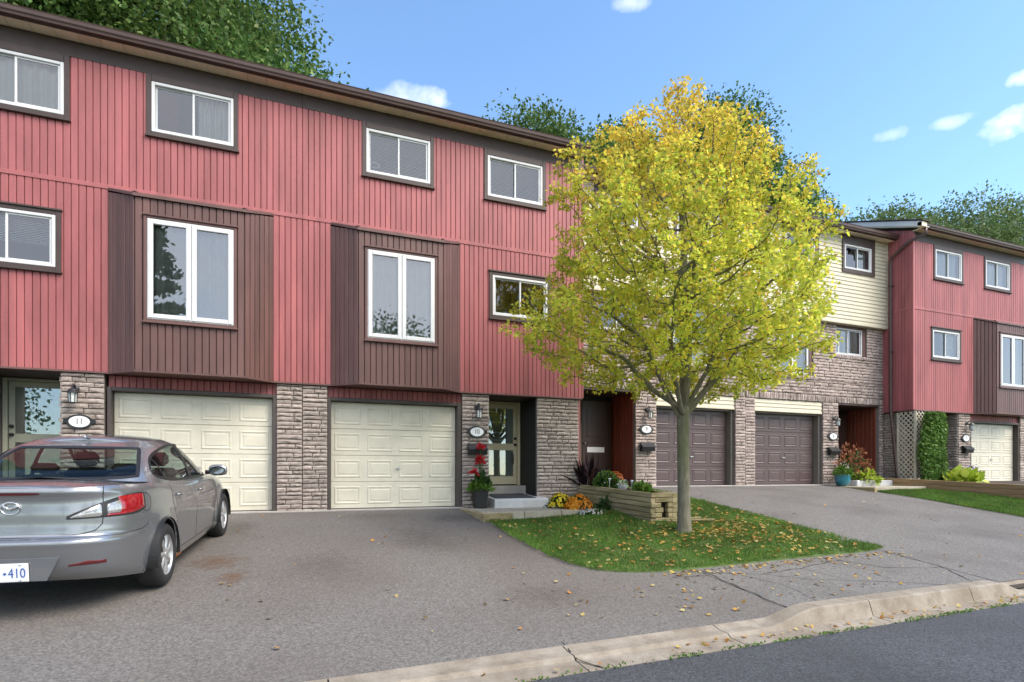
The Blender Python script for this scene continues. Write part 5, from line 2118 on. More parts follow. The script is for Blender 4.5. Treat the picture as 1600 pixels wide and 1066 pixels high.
for ax in (RA, FA):
    for side in (1, -1):
        wheel(ax, side)
        m = MB()
        m.lathe([(.36, -.9 * side), (.36, -.55 * side)], (ax, 0, WR + .012), 32, 'y', -.2, PI + .2)
        m.obj('wheel_well', M['plastic'], car)
        m = MB()
        pts = []
        for i in range(25):
            a = -.12 + (PI + .24) * i / 24
            x, z = ax + (arch + .0) * math.cos(a), WR + .012 + (arch) * math.sin(a)
            t = max(0, (z - c_bot(x)) / (c_top(x) - c_bot(x)))
            s = s_side(x)
            p = c_surf(s, t)
            pts.append((x, (p.y + .004) * side, z))
        m.tube(pts, .0065, 6)
        m.obj('arch_lip', M['paint'], car, smooth=True)
m = MB()
m.bbox(-1.7, 2.1, -.56, .56, .2, .3, .03)
m.bbox(-.9, .98, -.79, .79, .2, .3, .03)
m.bbox(-2.05, -1.75, -.5, .5, .29, .4, .03)
m.obj('underbody', M['plastic'], car)
MB().tube([(-2.2, .5, .26), (-1.9, .5, .25)], .03, 10).obj('exhaust', M['steel'], car, smooth=True)
m = MB()
for k in range(9):
    x = -.9 + .022 * k
    m.bbox(x, x + random.uniform(.02, .05), -.852, -.835, .188 + random.uniform(0, .015), .2 + random.uniform(.0, .035), .004)
m.obj('rust_patch', M['rusty'], car)

CAR_H, CAR_P = .1132, .0852
car.location = (-1.80, 8.12, .478)
# heading: +x of the car points up the drive
Rm = Matrix.Rotation(PI / 2 - CAR_H, 4, 'Z') @ Matrix.Rotation(-CAR_P, 4, 'Y')
car.rotation_euler = Rm.to_euler()

# ------------------------------------------------------------------ steps, planter, timbers, lattice
stp = empty('entrance_step', (4.6, 11.3, .8), 'low white painted concrete step before the cream door of number 10', 'step')
m = MB()
m.prism([(10.88, .6), (12.1, .6), (12.1, 1.07), (10.91, .98), (10.89, .972), (10.88, .955)], 'x', 3.98, 5.2)
m.obj('block', M['step'], stp)
MB().bbox(4.0, 5.07, 11.83, 12.12, .9, 1.2, .015).obj('upper_step', M['apron_c'], stp)
mt = MB()
mt.prism([(11.02, .989), (11.8, 1.049), (11.8, 1.059), (11.02, .999)], 'x', 4.06, 4.95)
mt_o = mt.obj('door_mat', M['mat'])
tag(mt_o, 'dark ribbed rubber mat lying on the white step at number 10', 'door mat')
for i in range(16):
    y = 11.06 + i * .045
    MB().bbox(4.1, 4.91, y, y + .02, .998 + (y - 11.02) * .077, 1.006 + (y - 11.02) * .077, .003).obj('rib', M['mat'], mt_o)
s8 = MB().bbox(15.45, 17.0, 11.75, 12.34, .95, 1.3, .02).obj('entrance_step', M['step'])
tag(s8, 'plain concrete step behind the turquoise pot at number 8', 'step')

pln = empty('timber_planter', (6.33, 9.9, .7), 'raised planter of stacked weathered timbers beside the tree, one end rotting', 'planter')
zt = lambda y: 1.164 + (y - 8.53) * .04
H_ = .09
for k in range(6):
    for (y0, y1) in (((8.53, 9.9), (9.905, 11.36)) if k % 2 else ((8.53, 10.5), (10.505, 11.36))):
        z1 = [zt(y0) - k * H_ - .004, zt(y1) - k * H_ - .004]
        for x0, x1 in ((6.05, 6.14), (6.52, 6.61)):
            j = random.uniform(-.006, .006)
            if x0 > 6.3 and k > 3 and y0 > 9:
                continue
            V = []
            b = .008
            prof = [(x0 + b, 0), (x1 - b, 0), (x1, b), (x1, H_ - .008 - b), (x1 - b, H_ - .008), (x0 + b, H_ - .008), (x0, H_ - .008 - b), (x0, b)]
            for y, z in ((y0, z1[0]), (y1, z1[1])):
                V += [(px + j, y, z - H_ + pz) for px, pz in prof]
            Fc = [tuple(range(8)), tuple(range(8, 16))[::-1]] + [((i + 1) % 8, i, i + 8, (i + 1) % 8 + 8) for i in range(8)]
            mk('timber', V, Fc, M['timber'], pln)
for k in range(6):
    z1 = zt(8.53) - k * H_ - .006
    segs = [(6.15, 6.62)]
    if k in (2, 3):
        segs = [(6.15, 6.28), (6.42, 6.64)]
    if k == 4:
        segs = [(6.16, 6.3), (6.43, 6.62)]
    for a0, a1 in segs:
        dx = .05 if k % 2 else 0
        MB().bbox(a0, a1 + dx, 8.535, 8.63, z1 - H_ + .008, z1, .01).obj('timber', M['timber'], pln)
    if k % 2 == 0:
        MB().bbox(6.045, 6.146, 8.5, 8.6, z1 - H_ + .01, z1, .008).obj('post_end', M['timber'], pln)
for k in range(6):
    z1 = zt(11.36) - k * H_ - .004
    MB().bbox(6.05, 6.61, 11.36, 11.45, z1 - H_ + .008, z1, .01).obj('timber', M['timber'], pln)
V = []
for i in range(7):
    for j in range(21):
        x, y = 6.145 + .37 * i / 6, 8.64 + 2.7 * j / 20
        V.append((x, y, zt(y) - .07 + mnoise.noise((x * 6, y * 6, 2)) * .03))
mk('soil', V, [(i * 21 + j, (i + 1) * 21 + j, (i + 1) * 21 + j + 1, i * 21 + j + 1) for i in range(6) for j in range(20)], M['soil'], pln, smooth=True)
MB().box(6.15, 6.5, 8.66, 11.3, .55, 1.03).obj('fill', M['soil'], pln)
for i, (x0, y0, x1, y1) in enumerate(((6.3, 8.42, 6.75, 8.1), (6.45, 8.5, 6.95, 8.3), (6.55, 8.35, 7.0, 8.0))):
    a = math.atan2(y1 - y0, x1 - x0)
    l = math.hypot(x1 - x0, y1 - y0)
    o = MB().bbox(0, l, -.03, .03, 0, .035, .008).obj('broken_board', M['timber'])
    o.location = (x0 + (x1 - x0) / 2, y0 + (y1 - y0) / 2, g(x0, y0) + .045)
    o.rotation_euler = (0, -.06, a)
    tag(o, ('broken grey board lying nearest the planter corner', 'broken grey board lying behind the other two by the planter', 'broken grey board lying nearest the tree trunk')[i], 'board', 'broken boards by the planter')

ted = empty('timber_edging', (17, 10.2, .9), 'long brown timber retaining edge behind the right hand lawn', 'garden edging')
for k in range(3):
    for (y0, y1) in (((8.4, 10.4), (10.405, 11.96)) if k % 2 else ((8.4, 11.2), (11.205, 11.96)), ((5.6, 8.395),))[0] + ((5.6, 8.395),):
        zz = lambda y: 1.365 + (y - 11.96) * .041 - k * .128
        V = []
        for y in (y0, y1):
            V += [(16.94, y, zz(y) - .122), (17.06, y, zz(y) - .122), (17.06, y, zz(y) - .006), (17.05, y, zz(y)), (16.95, y, zz(y)), (16.94, y, zz(y) - .006)]
        Fc = [tuple(range(6)), tuple(range(6, 12))[::-1]] + [((i + 1) % 6, i, i + 6, (i + 1) % 6 + 6) for i in range(6)]
        mk('timber', V, Fc, M['timber_new'], ted)
MB().bbox(16.95, 17.4, 11.962, 12.06, .95, 1.36, .008).obj('timber', M['timber_new'], ted)
V = [(17.05, 5.6, .98), (24, 5.6, .98), (24, 11.4, 1.25), (17.05, 11.9, 1.27)]
mk('flower_bed', V, [(0, 1, 2, 3)], M['soil'], kind='structure')

# lattice screen on the open corner of the right-hand house
M['lattice'] = mat_simple('cream lattice', (.5, .46, .36), .08, 6, .6, objvar=.06)
lat = empty('lattice_screen', (17.36, 11.6, 1.3), 'cream diagonal lattice screen at the corner left of the vine', 'lattice')


def lattice(pl, w, z0, z1, th):
    step = .146
    hgt = z1 - z0
    for sgn, off in ((1, 0), (-1, .007)):
        c = -hgt
        while c < w:
            # line a = c + (z - z0) for sgn 1, mirrored for -1
            a_0, a_1 = max(0, c), min(w, c + hgt)
            if a_1 - a_0 > .03:
                zA, zB = z0 + (a_0 - c), z0 + (a_1 - c)
                A, B = (a_0, zA), (a_1, zB)
                if sgn < 0:
                    A, B = (w - a_0, zA), (w - a_1, zB)
                d = Vector((B[0] - A[0], B[1] - A[1])).normalized() * .017
                V = []
                for n_ in (off, off + .006):
                    for (q, z, e) in ((A[0], A[1], 1), (A[0], A[1], -1), (B[0], B[1], -1), (B[0], B[1], 1)):
                        V.append(pl.p(q - d.y * e, n_, z + d.x * e))
                mk('slat', V, [(0, 1, 2, 3), (7, 6, 5, 4), (0, 4, 5, 1), (1, 5, 6, 2), (2, 6, 7, 3), (3, 7, 4, 0)], M['lattice'], lat)
            c += step
    for a in (0, w):
        m = MB()
        wallbox(m, pl, a - .02, a + .02, -.012, .02, z0, z1)
        m.obj('frame', M['lattice'], lat)


lattice(Plane(17.36, 11.88, 0, -1), .5, 1.3, 3.34, .02)
lattice(Plane(17.38, 11.36, 1, 0), .55, 1.3, 3.34, .02)

# ------------------------------------------------------------------ foliage
KITE = np.array([(0, 0, 0), (.32, .45, .06), (0, 1, -.04), (-.32, .45, .06)])
OVAL = np.array([(0, 0, 0), (.26, .25, .05), (.3, .55, .05), (0, 1, -.06), (-.3, .55, .05), (-.26, .25, .05)])
MAPLE = np.array([(0, 0, 0), (.22, .06, .02), (.52, .12, .08), (.36, .34, .04), (.56, .62, .08), (.24, .62, .02), (0, 1.05, -.06), (-.24, .62, .02), (-.56, .62, .08), (-.36, .34, .04), (-.52, .12, .08), (-.22, .06, .02)])
BLADE = np.array([(-.04, 0, 0), (.04, 0, 0), (0, 1, .25)])


def leaves(C, D, size, tmpl, r, roll=1.0, tilt=None):
    """C centres, D direction each leaf points, size array -> vertex array"""
    n = len(C)
    D = D / np.maximum(1e-6, np.linalg.norm(D, axis=1))[:, None]
    ref = r.normal(size=(n, 3)) * roll + np.array([0, 0, 1.0])
    X = np.cross(D, ref)
    X /= np.maximum(1e-6, np.linalg.norm(X, axis=1))[:, None]
    N = np.cross(X, D)
    k = len(tmpl)
    T = tmpl[None, :, :]
    V = C[:, None, :] + (X[:, None, :] * T[:, :, :1] + D[:, None, :] * T[:, :, 1:2] + N[:, None, :] * T[:, :, 2:3]) * size[:, None, None]
    return V.reshape(n * k, 3), k


def ball(r, n):
    v = r.normal(size=(n, 3))
    return v / np.linalg.norm(v, axis=1)[:, None]


# the yellow-green maple on the lawn: branches grown towards points spread through the crown
def grow_tree(base, fork_z, crown_pts, seed, step=.095, kill=.14, infl=1.6, starts=()):
    r = np.random.default_rng(seed)
    nodes = [np.array(base, float)]
    par = [-1]
    z = base[2]
    while z < fork_z:
        z += step
        nodes.append(np.array([base[0] + .012 * math.sin(z * 2.2), base[1] + .01 * math.cos(z * 1.7), z]))
        par.append(len(nodes) - 2)
    trunk_n = len(nodes)
    tip = trunk_n - 1
    for (dirv, ln, drop) in starts:
        p = max(0, tip - drop)
        d = np.array(dirv, float)
        d /= np.linalg.norm(d)
        c = nodes[p].copy()
        for k in range(int(ln / step)):
            d = d + np.array([0, 0, .035])
            d /= np.linalg.norm(d)
            c = c + d * step + r.normal(size=3) * .006
            nodes.append(c.copy())
            par.append(p)
            p = len(nodes) - 1
    A = np.array(crown_pts, float)
    alive = np.ones(len(A), bool)
    N = np.array(nodes)
    best = np.full(len(A), 1e9)
    bi = np.zeros(len(A), int)
    def upd(lo):
        nonlocal best, bi
        for q in range(lo, len(nodes)):
            d = np.linalg.norm(A - nodes[q], axis=1)
            m_ = d < best
            best[m_] = d[m_]
            bi[m_] = q
    upd(trunk_n - 6)
    for it in range(70):
        act = alive & (best < infl * 3)
        if not act.any():
            break
        lo = len(nodes)
        dirs = {}
        idx = np.nonzero(act)[0]
        for a in idx:
            v = A[a] - nodes[bi[a]]
            dirs.setdefault(bi[a], []).append(v / max(1e-6, np.linalg.norm(v)))
        for q, vs_ in dirs.items():
            v = np.mean(vs_, 0) + r.normal(size=3) * .12
            pv = nodes[q] - nodes[par[q]] if par[q] >= 0 else np.array([0, 0, 1.])
            v = v / max(1e-6, np.linalg.norm(v)) + .45 * pv / max(1e-6, np.linalg.norm(pv))
            v /= max(1e-6, np.linalg.norm(v))
            nodes.append(nodes[q] + v * step)
            par.append(q)
        upd(lo)
        alive &= best > kill
    n = len(nodes)
    rad = np.zeros(n)
    ch = [[] for _ in range(n)]
    for i in range(1, n):
        ch[par[i]].append(i)
    order = sorted(range(n), key=lambda i: -i)
    acc = np.zeros(n)
    for i in order:
        if not ch[i]:
            acc[i] = .0042 ** 2.15
        if par[i] >= 0:
            acc[par[i]] += acc[i]
    rad = acc ** (1 / 2.15)
    return np.array(nodes), par, rad, ch, trunk_n


TB = (6.15, 7.75, g(6.15, 7.75))
tr_ = np.random.default_rng(5)
prof_z = [2.75, 3.0, 3.4, 3.9, 4.4, 5.0, 5.6, 6.2, 6.7, 7.1, 7.5, 7.95]
prof_r = [.9, 1.7, 2.15, 2.35, 2.35, 2.22, 1.98, 1.68, 1.34, .95, .5, .16]
pts = []
while len(pts) < 3700:
    z = tr_.uniform(2.75, 7.95)
    R_ = np.interp(z, prof_z, prof_r)
    a = tr_.uniform(0, 2 * PI)
    lump = 1 + .13 * math.sin(3 * a + z * 1.7) + .09 * math.sin(5 * a - z * 2.3) + .1 * tr_.normal() * .6
    rr = R_ * lump * math.sqrt(tr_.uniform(.03, 1))
    if tr_.random() > (R_ / 2.36) ** 1.3:
        continue
    if rr < .75 * (5 - z) * .25 and z < 4.2:
        continue
    # the low ring hangs out to the sides, the underside is hollow
    if z < 3.4 and rr < 1.0:
        continue
    pts.append((TB[0] + rr * math.cos(a) * (1.12 if math.cos(a) < 0 else 1.0), TB[1] + rr * math.sin(a) * .95, z))
starts = [((-.75, -.1, .8), 1.5, 2), ((.85, .2, .62), 1.6, 1), ((.45, -.55, 1.1), 1.4, 0), ((-.35, .6, 1.0), 1.4, 1), ((.1, .1, 1.3), 2.4, 0), ((-.7, -.55, .75), 1.4, 1), ((.55, .65, .85), 1.3, 2), ((-.2, -.4, 1.3), 2.0, 0), ((.8, -.4, .7), 1.4, 0), ((-.95, .3, .6), 1.3, 0)]
nodes, par, rad, ch, tn = grow_tree(TB, TB[2] + 1.93, pts, 9, starts=starts)
maple = empty('maple_tree', TB, 'young maple with yellow green autumn leaves standing on the lawn', 'tree')
# trunk with root flare, then limbs
tk = MB()
tz = [0, .05, .12, .3, .7, 1.2, 1.6, 1.8, 2.0, 2.2, 2.4, 2.7]
trr = [.15, .13, .118, .106, .1, .095, .095, .1, .1, .082, .07, .05]
tk.tube([(TB[0] + .012 * math.sin((TB[2] + z) * 2.2) - .01, TB[1], TB[2] + z - .03) for z in tz], trr, 18)
tko = tk.obj('trunk', M['bark'], maple, smooth=True)
rad = np.where(rad > .014, rad * 1.35, rad)
rad = np.minimum(rad, .07)
rad[:tn] = np.maximum(rad[:tn], .09)
V, Fc = [], []
for i in range(tn - 4, len(nodes)):
    p = par[i]
    a, b = nodes[p], nodes[i]
    r0, r1 = min(rad[p], rad[i] * 1.6), rad[i]
    k = 8 if r1 > .02 else 5 if r1 > .008 else 3
    d = b - a
    l = np.linalg.norm(d)
    d /= l
    x = np.cross(d, (.31, .77, .55))
    x /= np.linalg.norm(x)
    y = np.cross(d, x)
    base = len(V)
    for c, r_ in ((a - d * .01, r0), (b + d * .01, r1)):
        for q in range(k):
            t = 2 * PI * q / k
            V.append(c + (x * math.cos(t) + y * math.sin(t)) * r_)
    Fc += [(base + q, base + (q + 1) % k, base + k + (q + 1) % k, base + k + q) for q in range(k)]
mk('branches', V, Fc, M['bark'], maple, smooth=True)
M['maple_leaf'] = leaf_mat('maple leaf yellow green', [(0, (.34, .45, .06)), (.3, (.55, .62, .08)), (.62, (.7, .7, .09)), (.88, (.8, .72, .1)), (1, (.8, .5, .09))], .62, .6, top=(.86, .5, .09), top_at=(5.2, 7.8), top_amt=.62)
term = [i for i in range(tn + 3, len(nodes)) if rad[i] < .0105]
C, Dd, Sz = [], [], []
for i in term:
    d = nodes[i] - nodes[par[i]]
    d /= np.linalg.norm(d)
    n = 14 if rad[i] < .006 else 8
    if not ch[i]:
        n += 7
    for _ in range(n):
        o = tr_.normal(size=3)
        o /= np.linalg.norm(o)
        dirv = d * .5 + o * .8 + np.array([0, 0, -.35])
        C.append(nodes[i] + o * tr_.uniform(.01, .12) + d * tr_.uniform(-.06, .05))
        Dd.append(dirv)
        Sz.append(tr_.uniform(.03, .062))
LV, k = leaves(np.array(C), np.array(Dd), np.array(Sz), MAPLE, tr_, .8)
mesh_np('crown', LV, k, M['maple_leaf'], maple)
print('maple', len(nodes), 'nodes', len(C), 'leaves')


# big trees behind the houses and across the street
def big_tree(name, base, height, width, seed, mat, label, group, leaf=.2, n=13000, lobes=46, low=.25, cat='tree', tall=1.0):
    r = np.random.default_rng(seed)
    T = empty(name, base, label, cat, group)
    m = MB()
    top = height * .62
    tp = [(base[0] + math.sin(i * .9 + seed) * .12, base[1] + math.cos(i * .7 + seed) * .1, base[2] + top * i / 6) for i in range(7)]
    m.tube(tp, [height * .022 * (1 - .13 * i) for i in range(7)], 10)
    ctr = np.array([base[0], base[1], base[2] + height * (low + (1 - low) * .5)])
    half = np.array([width / 2, width / 2, height * (1 - low) / 2])
    L = []
    while len(L) < lobes:
        v = ball(r, 1)[0] * r.uniform(.35, .86) ** .7
        v[2] = v[2] * tall
        zc = (v[2] + 1) / 2
        v[:2] *= np.interp(zc, [0, .3, .65, 1], [.85, 1, .86, .5])
        L.append((ctr + v * half, r.uniform(.13, .26) * width))
    for c, rr in L[:22]:
        s = tp[r.integers(2, 6)]
        mid = [(s[0] + c[0]) / 2, (s[1] + c[1]) / 2, (s[2] + c[2]) / 2 - .03 * height]
        m.tube([s, mid, c], [height * .008, height * .005, height * .002], 6)
    m.obj('trunk', M['bark_d'], T, smooth=True)
    w = np.array([l[1] ** 2 for l in L])
    cnt = (w / w.sum() * n).astype(int)
    C, D_ = [], []
    for (c, rr), k_ in zip(L, cnt):
        u = ball(r, k_)
        u[:, 2] = np.abs(u[:, 2]) * np.where(r.random(k_) < .78, 1, -1)
        rad_ = rr * (r.uniform(.55, 1.08, k_))[:, None]
        wob = 1 + .22 * np.sin(u[:, :1] * 5 + seed) * np.cos(u[:, 1:2] * 6 + u[:, 2:] * 4)
        C.append(c + u * rad_ * wob * np.array([1, 1, .72]))
        D_.append(u * .8 + r.normal(size=(k_, 3)) * .7 + np.array([0, 0, -.25]))
    C, D_ = np.concatenate(C), np.concatenate(D_)
    V, k_ = leaves(C, D_, r.uniform(.65, 1.25, len(C)) * leaf, KITE, r, .8)
    mesh_np('crown', V, k_, mat, T)
    return T


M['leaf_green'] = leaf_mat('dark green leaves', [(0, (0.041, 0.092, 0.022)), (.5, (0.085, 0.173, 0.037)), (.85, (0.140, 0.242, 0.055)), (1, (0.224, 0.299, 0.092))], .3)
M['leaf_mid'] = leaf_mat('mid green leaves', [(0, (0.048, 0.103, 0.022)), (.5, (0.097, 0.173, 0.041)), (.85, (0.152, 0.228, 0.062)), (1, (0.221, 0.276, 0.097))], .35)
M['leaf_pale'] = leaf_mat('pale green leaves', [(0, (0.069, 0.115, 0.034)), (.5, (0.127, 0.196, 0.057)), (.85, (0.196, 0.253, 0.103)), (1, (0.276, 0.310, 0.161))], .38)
gb = 'trees behind the houses'
BL = .5
big_tree('tall_tree', (-10, 25, .8), 25, 15, 21, M['leaf_green'], 'dense dark green tree above the roof at the left edge', gb, .2, 62000, 70, low=.5)
big_tree('tall_tree', (-4.2, 26, .8), 22.3, 11, 22, M['leaf_mid'], 'dense green tree rising above the left red roof', gb, .19, 56000, 66, low=.5)
big_tree('tall_tree', (-.1, 25, .8), 17.6, 8.5, 30, M['leaf_green'], 'lower green tree sloping down to the small cloud', gb, .19, 38000, 60, low=.5)
big_tree('tall_tree', (16.3, 31, 1), 22.3, 11.5, 23, M['leaf_mid'], 'round green treetop left of the yellow maple, above the red roof end', gb, .21, 52000, low=.5)
big_tree('tall_tree', (20.8, 32, 1), 22.6, 10, 24, M['leaf_green'], 'dark green treetop just behind the left half of the yellow maple', gb, .21, 52000, low=.5)
big_tree('tall_tree', (27.6, 31, 1), 25.4, 11.5, 25, M['leaf_green'], 'tallest dark green tree showing behind the top of the yellow maple', gb, .21, 46000, 64, low=.5)
big_tree('tall_tree', (33.4, 31, 1), 21.6, 8.5, 26, M['leaf_green'], 'dark green tree at the right flank of the yellow maple', gb, .2, 30000, low=.5)
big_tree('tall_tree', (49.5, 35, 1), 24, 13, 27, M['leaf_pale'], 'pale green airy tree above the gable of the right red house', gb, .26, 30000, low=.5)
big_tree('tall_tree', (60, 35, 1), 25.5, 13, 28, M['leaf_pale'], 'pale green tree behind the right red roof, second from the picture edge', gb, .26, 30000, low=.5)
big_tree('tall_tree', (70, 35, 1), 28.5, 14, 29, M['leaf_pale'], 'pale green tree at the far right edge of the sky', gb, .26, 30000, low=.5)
go = 'trees across the street'
big_tree('street_tree', (7.5, -17, 0), 11.5, 9, 31, M['leaf_mid'], 'green tree across the street, seen mirrored in the bay window of number 10', go, .3, 5000)
big_tree('street_tree', (20, -19, 0), 12, 10, 32, M['leaf_green'], 'green tree across the street, mirrored in the windows above the cream garages', go, .3, 5000)
big_tree('street_tree', (-16, -18, 0), 11, 9, 33, M['leaf_green'], 'green tree across the street, mirrored at the left in the car', go, .3, 4000)

# a pine across the street, mirrored in the bay of number 11
M['needle'] = leaf_mat('pine needles', [(0, (0.031, 0.078, 0.031)), (.6, (0.073, 0.143, 0.057)), (1, (0.130, 0.208, 0.078))], .15)
pr_ = np.random.default_rng(77)
pine = empty('pine_tree', (-6.6, -15, 0), 'dark pine across the street, seen mirrored in the bay window of number 11', 'tree')
m = MB()
m.tube([(-6.6, -15, 0), (-6.55, -15, 7), (-6.6, -15, 15)], [.25, .17, .03], 10)
C, D_ = [], []
for lv in range(19):
    z = 4 + lv * .6
    R_ = 3.3 * (1 - (lv / 19) ** 1.3) + .25
    for k_ in range(7):
        a = pr_.uniform(0, 2 * PI)
        ln = R_ * pr_.uniform(.7, 1.1)
        e = np.array([-6.6 + ln * math.cos(a), -15 + ln * math.sin(a), z + .18 * ln])
        s = np.array([-6.6, -15, z])
        m.tube([s, e], [.04, .01], 5)
        for q in np.linspace(.35, 1, 9):
            p = s + (e - s) * q
            for _ in range(5):
                C.append(p + pr_.normal(size=3) * .12)
                D_.append((e - s) * .15 + ball(pr_, 1)[0] + np.array([0, 0, .5]))
m.obj('trunk', M['bark_d'], pine, smooth=True)
V, k_ = leaves(np.array(C), np.array(D_), pr_.uniform(.25, .4, len(C)), KITE, pr_)
mesh_np('crown', V, k_, M['needle'], pine)

# grass
M['grass'] = leaf_mat('grass blade', [(0, (0.049, 0.125, 0.017)), (.5, (0.091, 0.209, 0.028)), (.85, (0.154, 0.266, 0.041)), (1, (0.321, 0.279, 0.098))], .3, .6)
gr_ = np.random.default_rng(3)
fl0 = np.random.default_rng(4)


def grass(name, n, x0, x1, y0, y1, ok, label, hmin=.03, hmax=.07):
    x = gr_.uniform(x0, x1, n)
    y = gr_.uniform(y0, y1, n)
    keep = [i for i in range(n) if ok(x[i], y[i])]
    x, y = x[keep], y[keep]
    z = np.array([g(a, b) + .024 + mnoise.noise((a * 1.5, b * 1.5, 0)) * .012 for a, b in zip(x, y)])
    C = np.column_stack([x, y, z])
    D_ = np.column_stack([gr_.normal(size=len(x)) * .55, gr_.normal(size=len(x)) * .55, np.ones(len(x))])
    sz = gr_.uniform(hmin, hmax, len(x)) * np.array([.75 + .5 * (.5 + .5 * mnoise.noise((a * 1.1, b * 1.1, 5))) for a, b in zip(x, y)])
    V, k = leaves(C, D_, sz, BLADE * np.array([1.6, 1, 1]), gr_, 1.5)
    o = mesh_np(name, V, k, M['grass'])
    tag(o, label, 'grass', kind='stuff')
    return o


not_path = lambda x, y: not (3.3 < x < 5.6 and y > 9.72) and not (6.0 < x < 6.65 and 8.48 < y < 11.5)
inl = lambda x, y: lawn_left(y) + mnoise.noise((x * 7, y * 7, 9)) * .07 < x < lawn_right(y) + mnoise.noise((x * 7, y * 7, 2)) * .07 and y > 5.98 + mnoise.noise((x * 6, 3, 9)) * .06 and (mnoise.noise((x * 3.1, y * 3.1, 6)) > -.42 or fl0.random() < .3) and not_path(x, y) and (x - 6.15) ** 2 + (y - 7.75) ** 2 > .03
grass('grass', 120000, 3.2, 8.7, 5.96, 9.9, inl, 'short green grass of the lawn under the yellow maple')
grass('grass', 22000, 5.55, 8.5, 9.8, 12.0, lambda x, y: 6.66 < x < lawn_right(y), 'grass strip between the planter and the side driveway')
grass('grass', 70000, 14.88, 17.0, 5.5, 10.75, lambda x, y: True, 'bright green grass of the lawn at the right, before the timber edging', .03, .08)
grass('grass', 9000, 14.88, 16.9, 10.4, 10.78, lambda x, y: True, 'grass fringe along the path slab of number 8')

# fallen leaves
M['fallen'] = leaf_mat('fallen leaves', [(0, (.3, .13, .03)), (.3, (.45, .22, .05)), (.55, (.52, .36, .08)), (.8, (.5, .42, .18)), (1, (.22, .1, .045))], .15, .7)
fl = np.random.default_rng(41)


def fallen(n, fn, label, lo=.03, hi=.075, up=.055):
    C = []
    while len(C) < n:
        p = fn()
        if p is not None:
            C.append((p[0], p[1], g(p[0], p[1]) + up * (p[2] if len(p) > 2 else 1)))
    C = np.array(C)
    a = fl.uniform(0, 2 * PI, n)
    D_ = np.column_stack([np.cos(a), np.sin(a), fl.normal(size=n) * .22])
    V, k = leaves(C, D_, fl.uniform(lo, hi, n), MAPLE, fl, .3)
    o = mesh_np('fallen_leaves', V, k, M['fallen'])
    tag(o, label, 'leaves', kind='stuff')


def f_lawn():
    if fl.random() < .62:
        a, r_ = fl.uniform(0, 2 * PI), abs(fl.normal()) * 1.15
        x, y = 6.7 + 1.25 * r_ * math.cos(a), 7.5 + r_ * math.sin(a) * .8
    else:
        x, y = fl.uniform(3.4, 8.5), fl.uniform(6.05, 9.6)
    return (x, y) if inl(x, y) else None


def f_edge():
    y = 5.93 - abs(fl.normal()) * .12
    return (fl.uniform(4.3, 8.6), y, .25)


def f_drive():
    if fl.random() < .5:
        x, y = 5 + fl.normal() * 1.8, 5.3 + fl.normal() * .5
    else:
        x, y = fl.uniform(-1, 14), fl.uniform(4.6, 11)
    if y < yk(x) + .5 or y > 11.2 or inl(x, y) or (x < 5.6 and x > 3.2 and y > 9.6) or y > 5.9 and 3.2 < x < 8.7:
        return None
    return (x, y, .3)


def f_kerb():
    x = fl.uniform(3, 9.5) if fl.random() < .8 else fl.uniform(0, 14)
    return (x, yk(x) + fl.uniform(.0, .22), 0.0)


fallen(1500, f_lawn, 'fallen yellow and brown leaves lying in the grass round the maple')
fallen(170, f_edge, 'brown leaves gathered along the front edge of the lawn', .025, .06)
fallen(210, f_drive, 'scattered leaves on the grey asphalt', .02, .06)


def fallen_kerb():
    n = 130
    C = []
    for _ in range(n):
        x, y, _q = f_kerb()
        C.append((x, y, .03))
    C = np.array(C)
    a = fl.uniform(0, 2 * PI, n)
    D_ = np.column_stack([np.cos(a), np.sin(a), fl.normal(size=n) * .2])
    V, k = leaves(C, D_, fl.uniform(.02, .055, n), MAPLE, fl, .4)
    o = mesh_np('fallen_leaves', V, k, M['fallen'])
    tag(o, 'leaves caught in the gutter along the kerb', 'leaves', kind='stuff')


fallen_kerb()
# moss and weeds along the edge of the road
C, D_ = [], []
for _ in range(1600):
    x = fl.uniform(.5, 12)
    if mnoise.noise((x * 1.7, 4, 4)) < -.05 and fl.random() < .8:
        continue
    C.append((x, yk(x) + fl.normal() * .022, .004))
    D_.append((fl.normal() * .8, fl.normal() * .8, .8))
V, k = leaves(np.array(C), np.array(D_), fl.uniform(.012, .035, len(C)), KITE, fl)
o = mesh_np('weeds', V, k, M['grass'])
tag(o, 'moss and small weeds along the joint of gutter and road', 'weeds', kind='stuff')

# ------------------------------------------------------------------ pots and flowers
fr = np.random.default_rng(88)
M['herb'] = leaf_mat('fresh green herb', [(0, (.06, .14, .02)), (.5, (.13, .25, .035)), (1, (.22, .34, .06))], .35)
M['deep'] = leaf_mat('deep green foliage', [(0, (.02, .055, .012)), (.6, (.05, .11, .025)), (1, (.1, .16, .05))], .3)
M['lime'] = leaf_mat('lime foliage', [(0, (.22, .33, .03)), (.6, (.38, .48, .05)), (1, (.52, .58, .1))], .35)
M['purple'] = leaf_mat('dark purple grass', [(0, (.018, .01, .014)), (.6, (.045, .024, .03)), (1, (.11, .055, .05))], .2)
M['vine'] = leaf_mat('vine leaves', [(0, (.06, .13, .025)), (.5, (.11, .21, .04)), (1, (.2, .32, .08))], .35)
M['f_red'] = leaf_mat('red petals', [(0, (.5, .01, .02)), (.7, (.62, .02, .03)), (1, (.7, .09, .07))], .3)
M['f_yellow'] = leaf_mat('yellow petals', [(0, (.62, .42, .01)), (.6, (.75, .56, .02)), (1, (.8, .66, .08))], .3)
M['f_orange'] = leaf_mat('orange petals', [(0, (.55, .17, .01)), (.6, (.72, .27, .012)), (1, (.78, .4, .03))], .3)
M['f_rust'] = leaf_mat('rust petals', [(0, (.4, .08, .012)), (1, (.62, .17, .03))], .3)
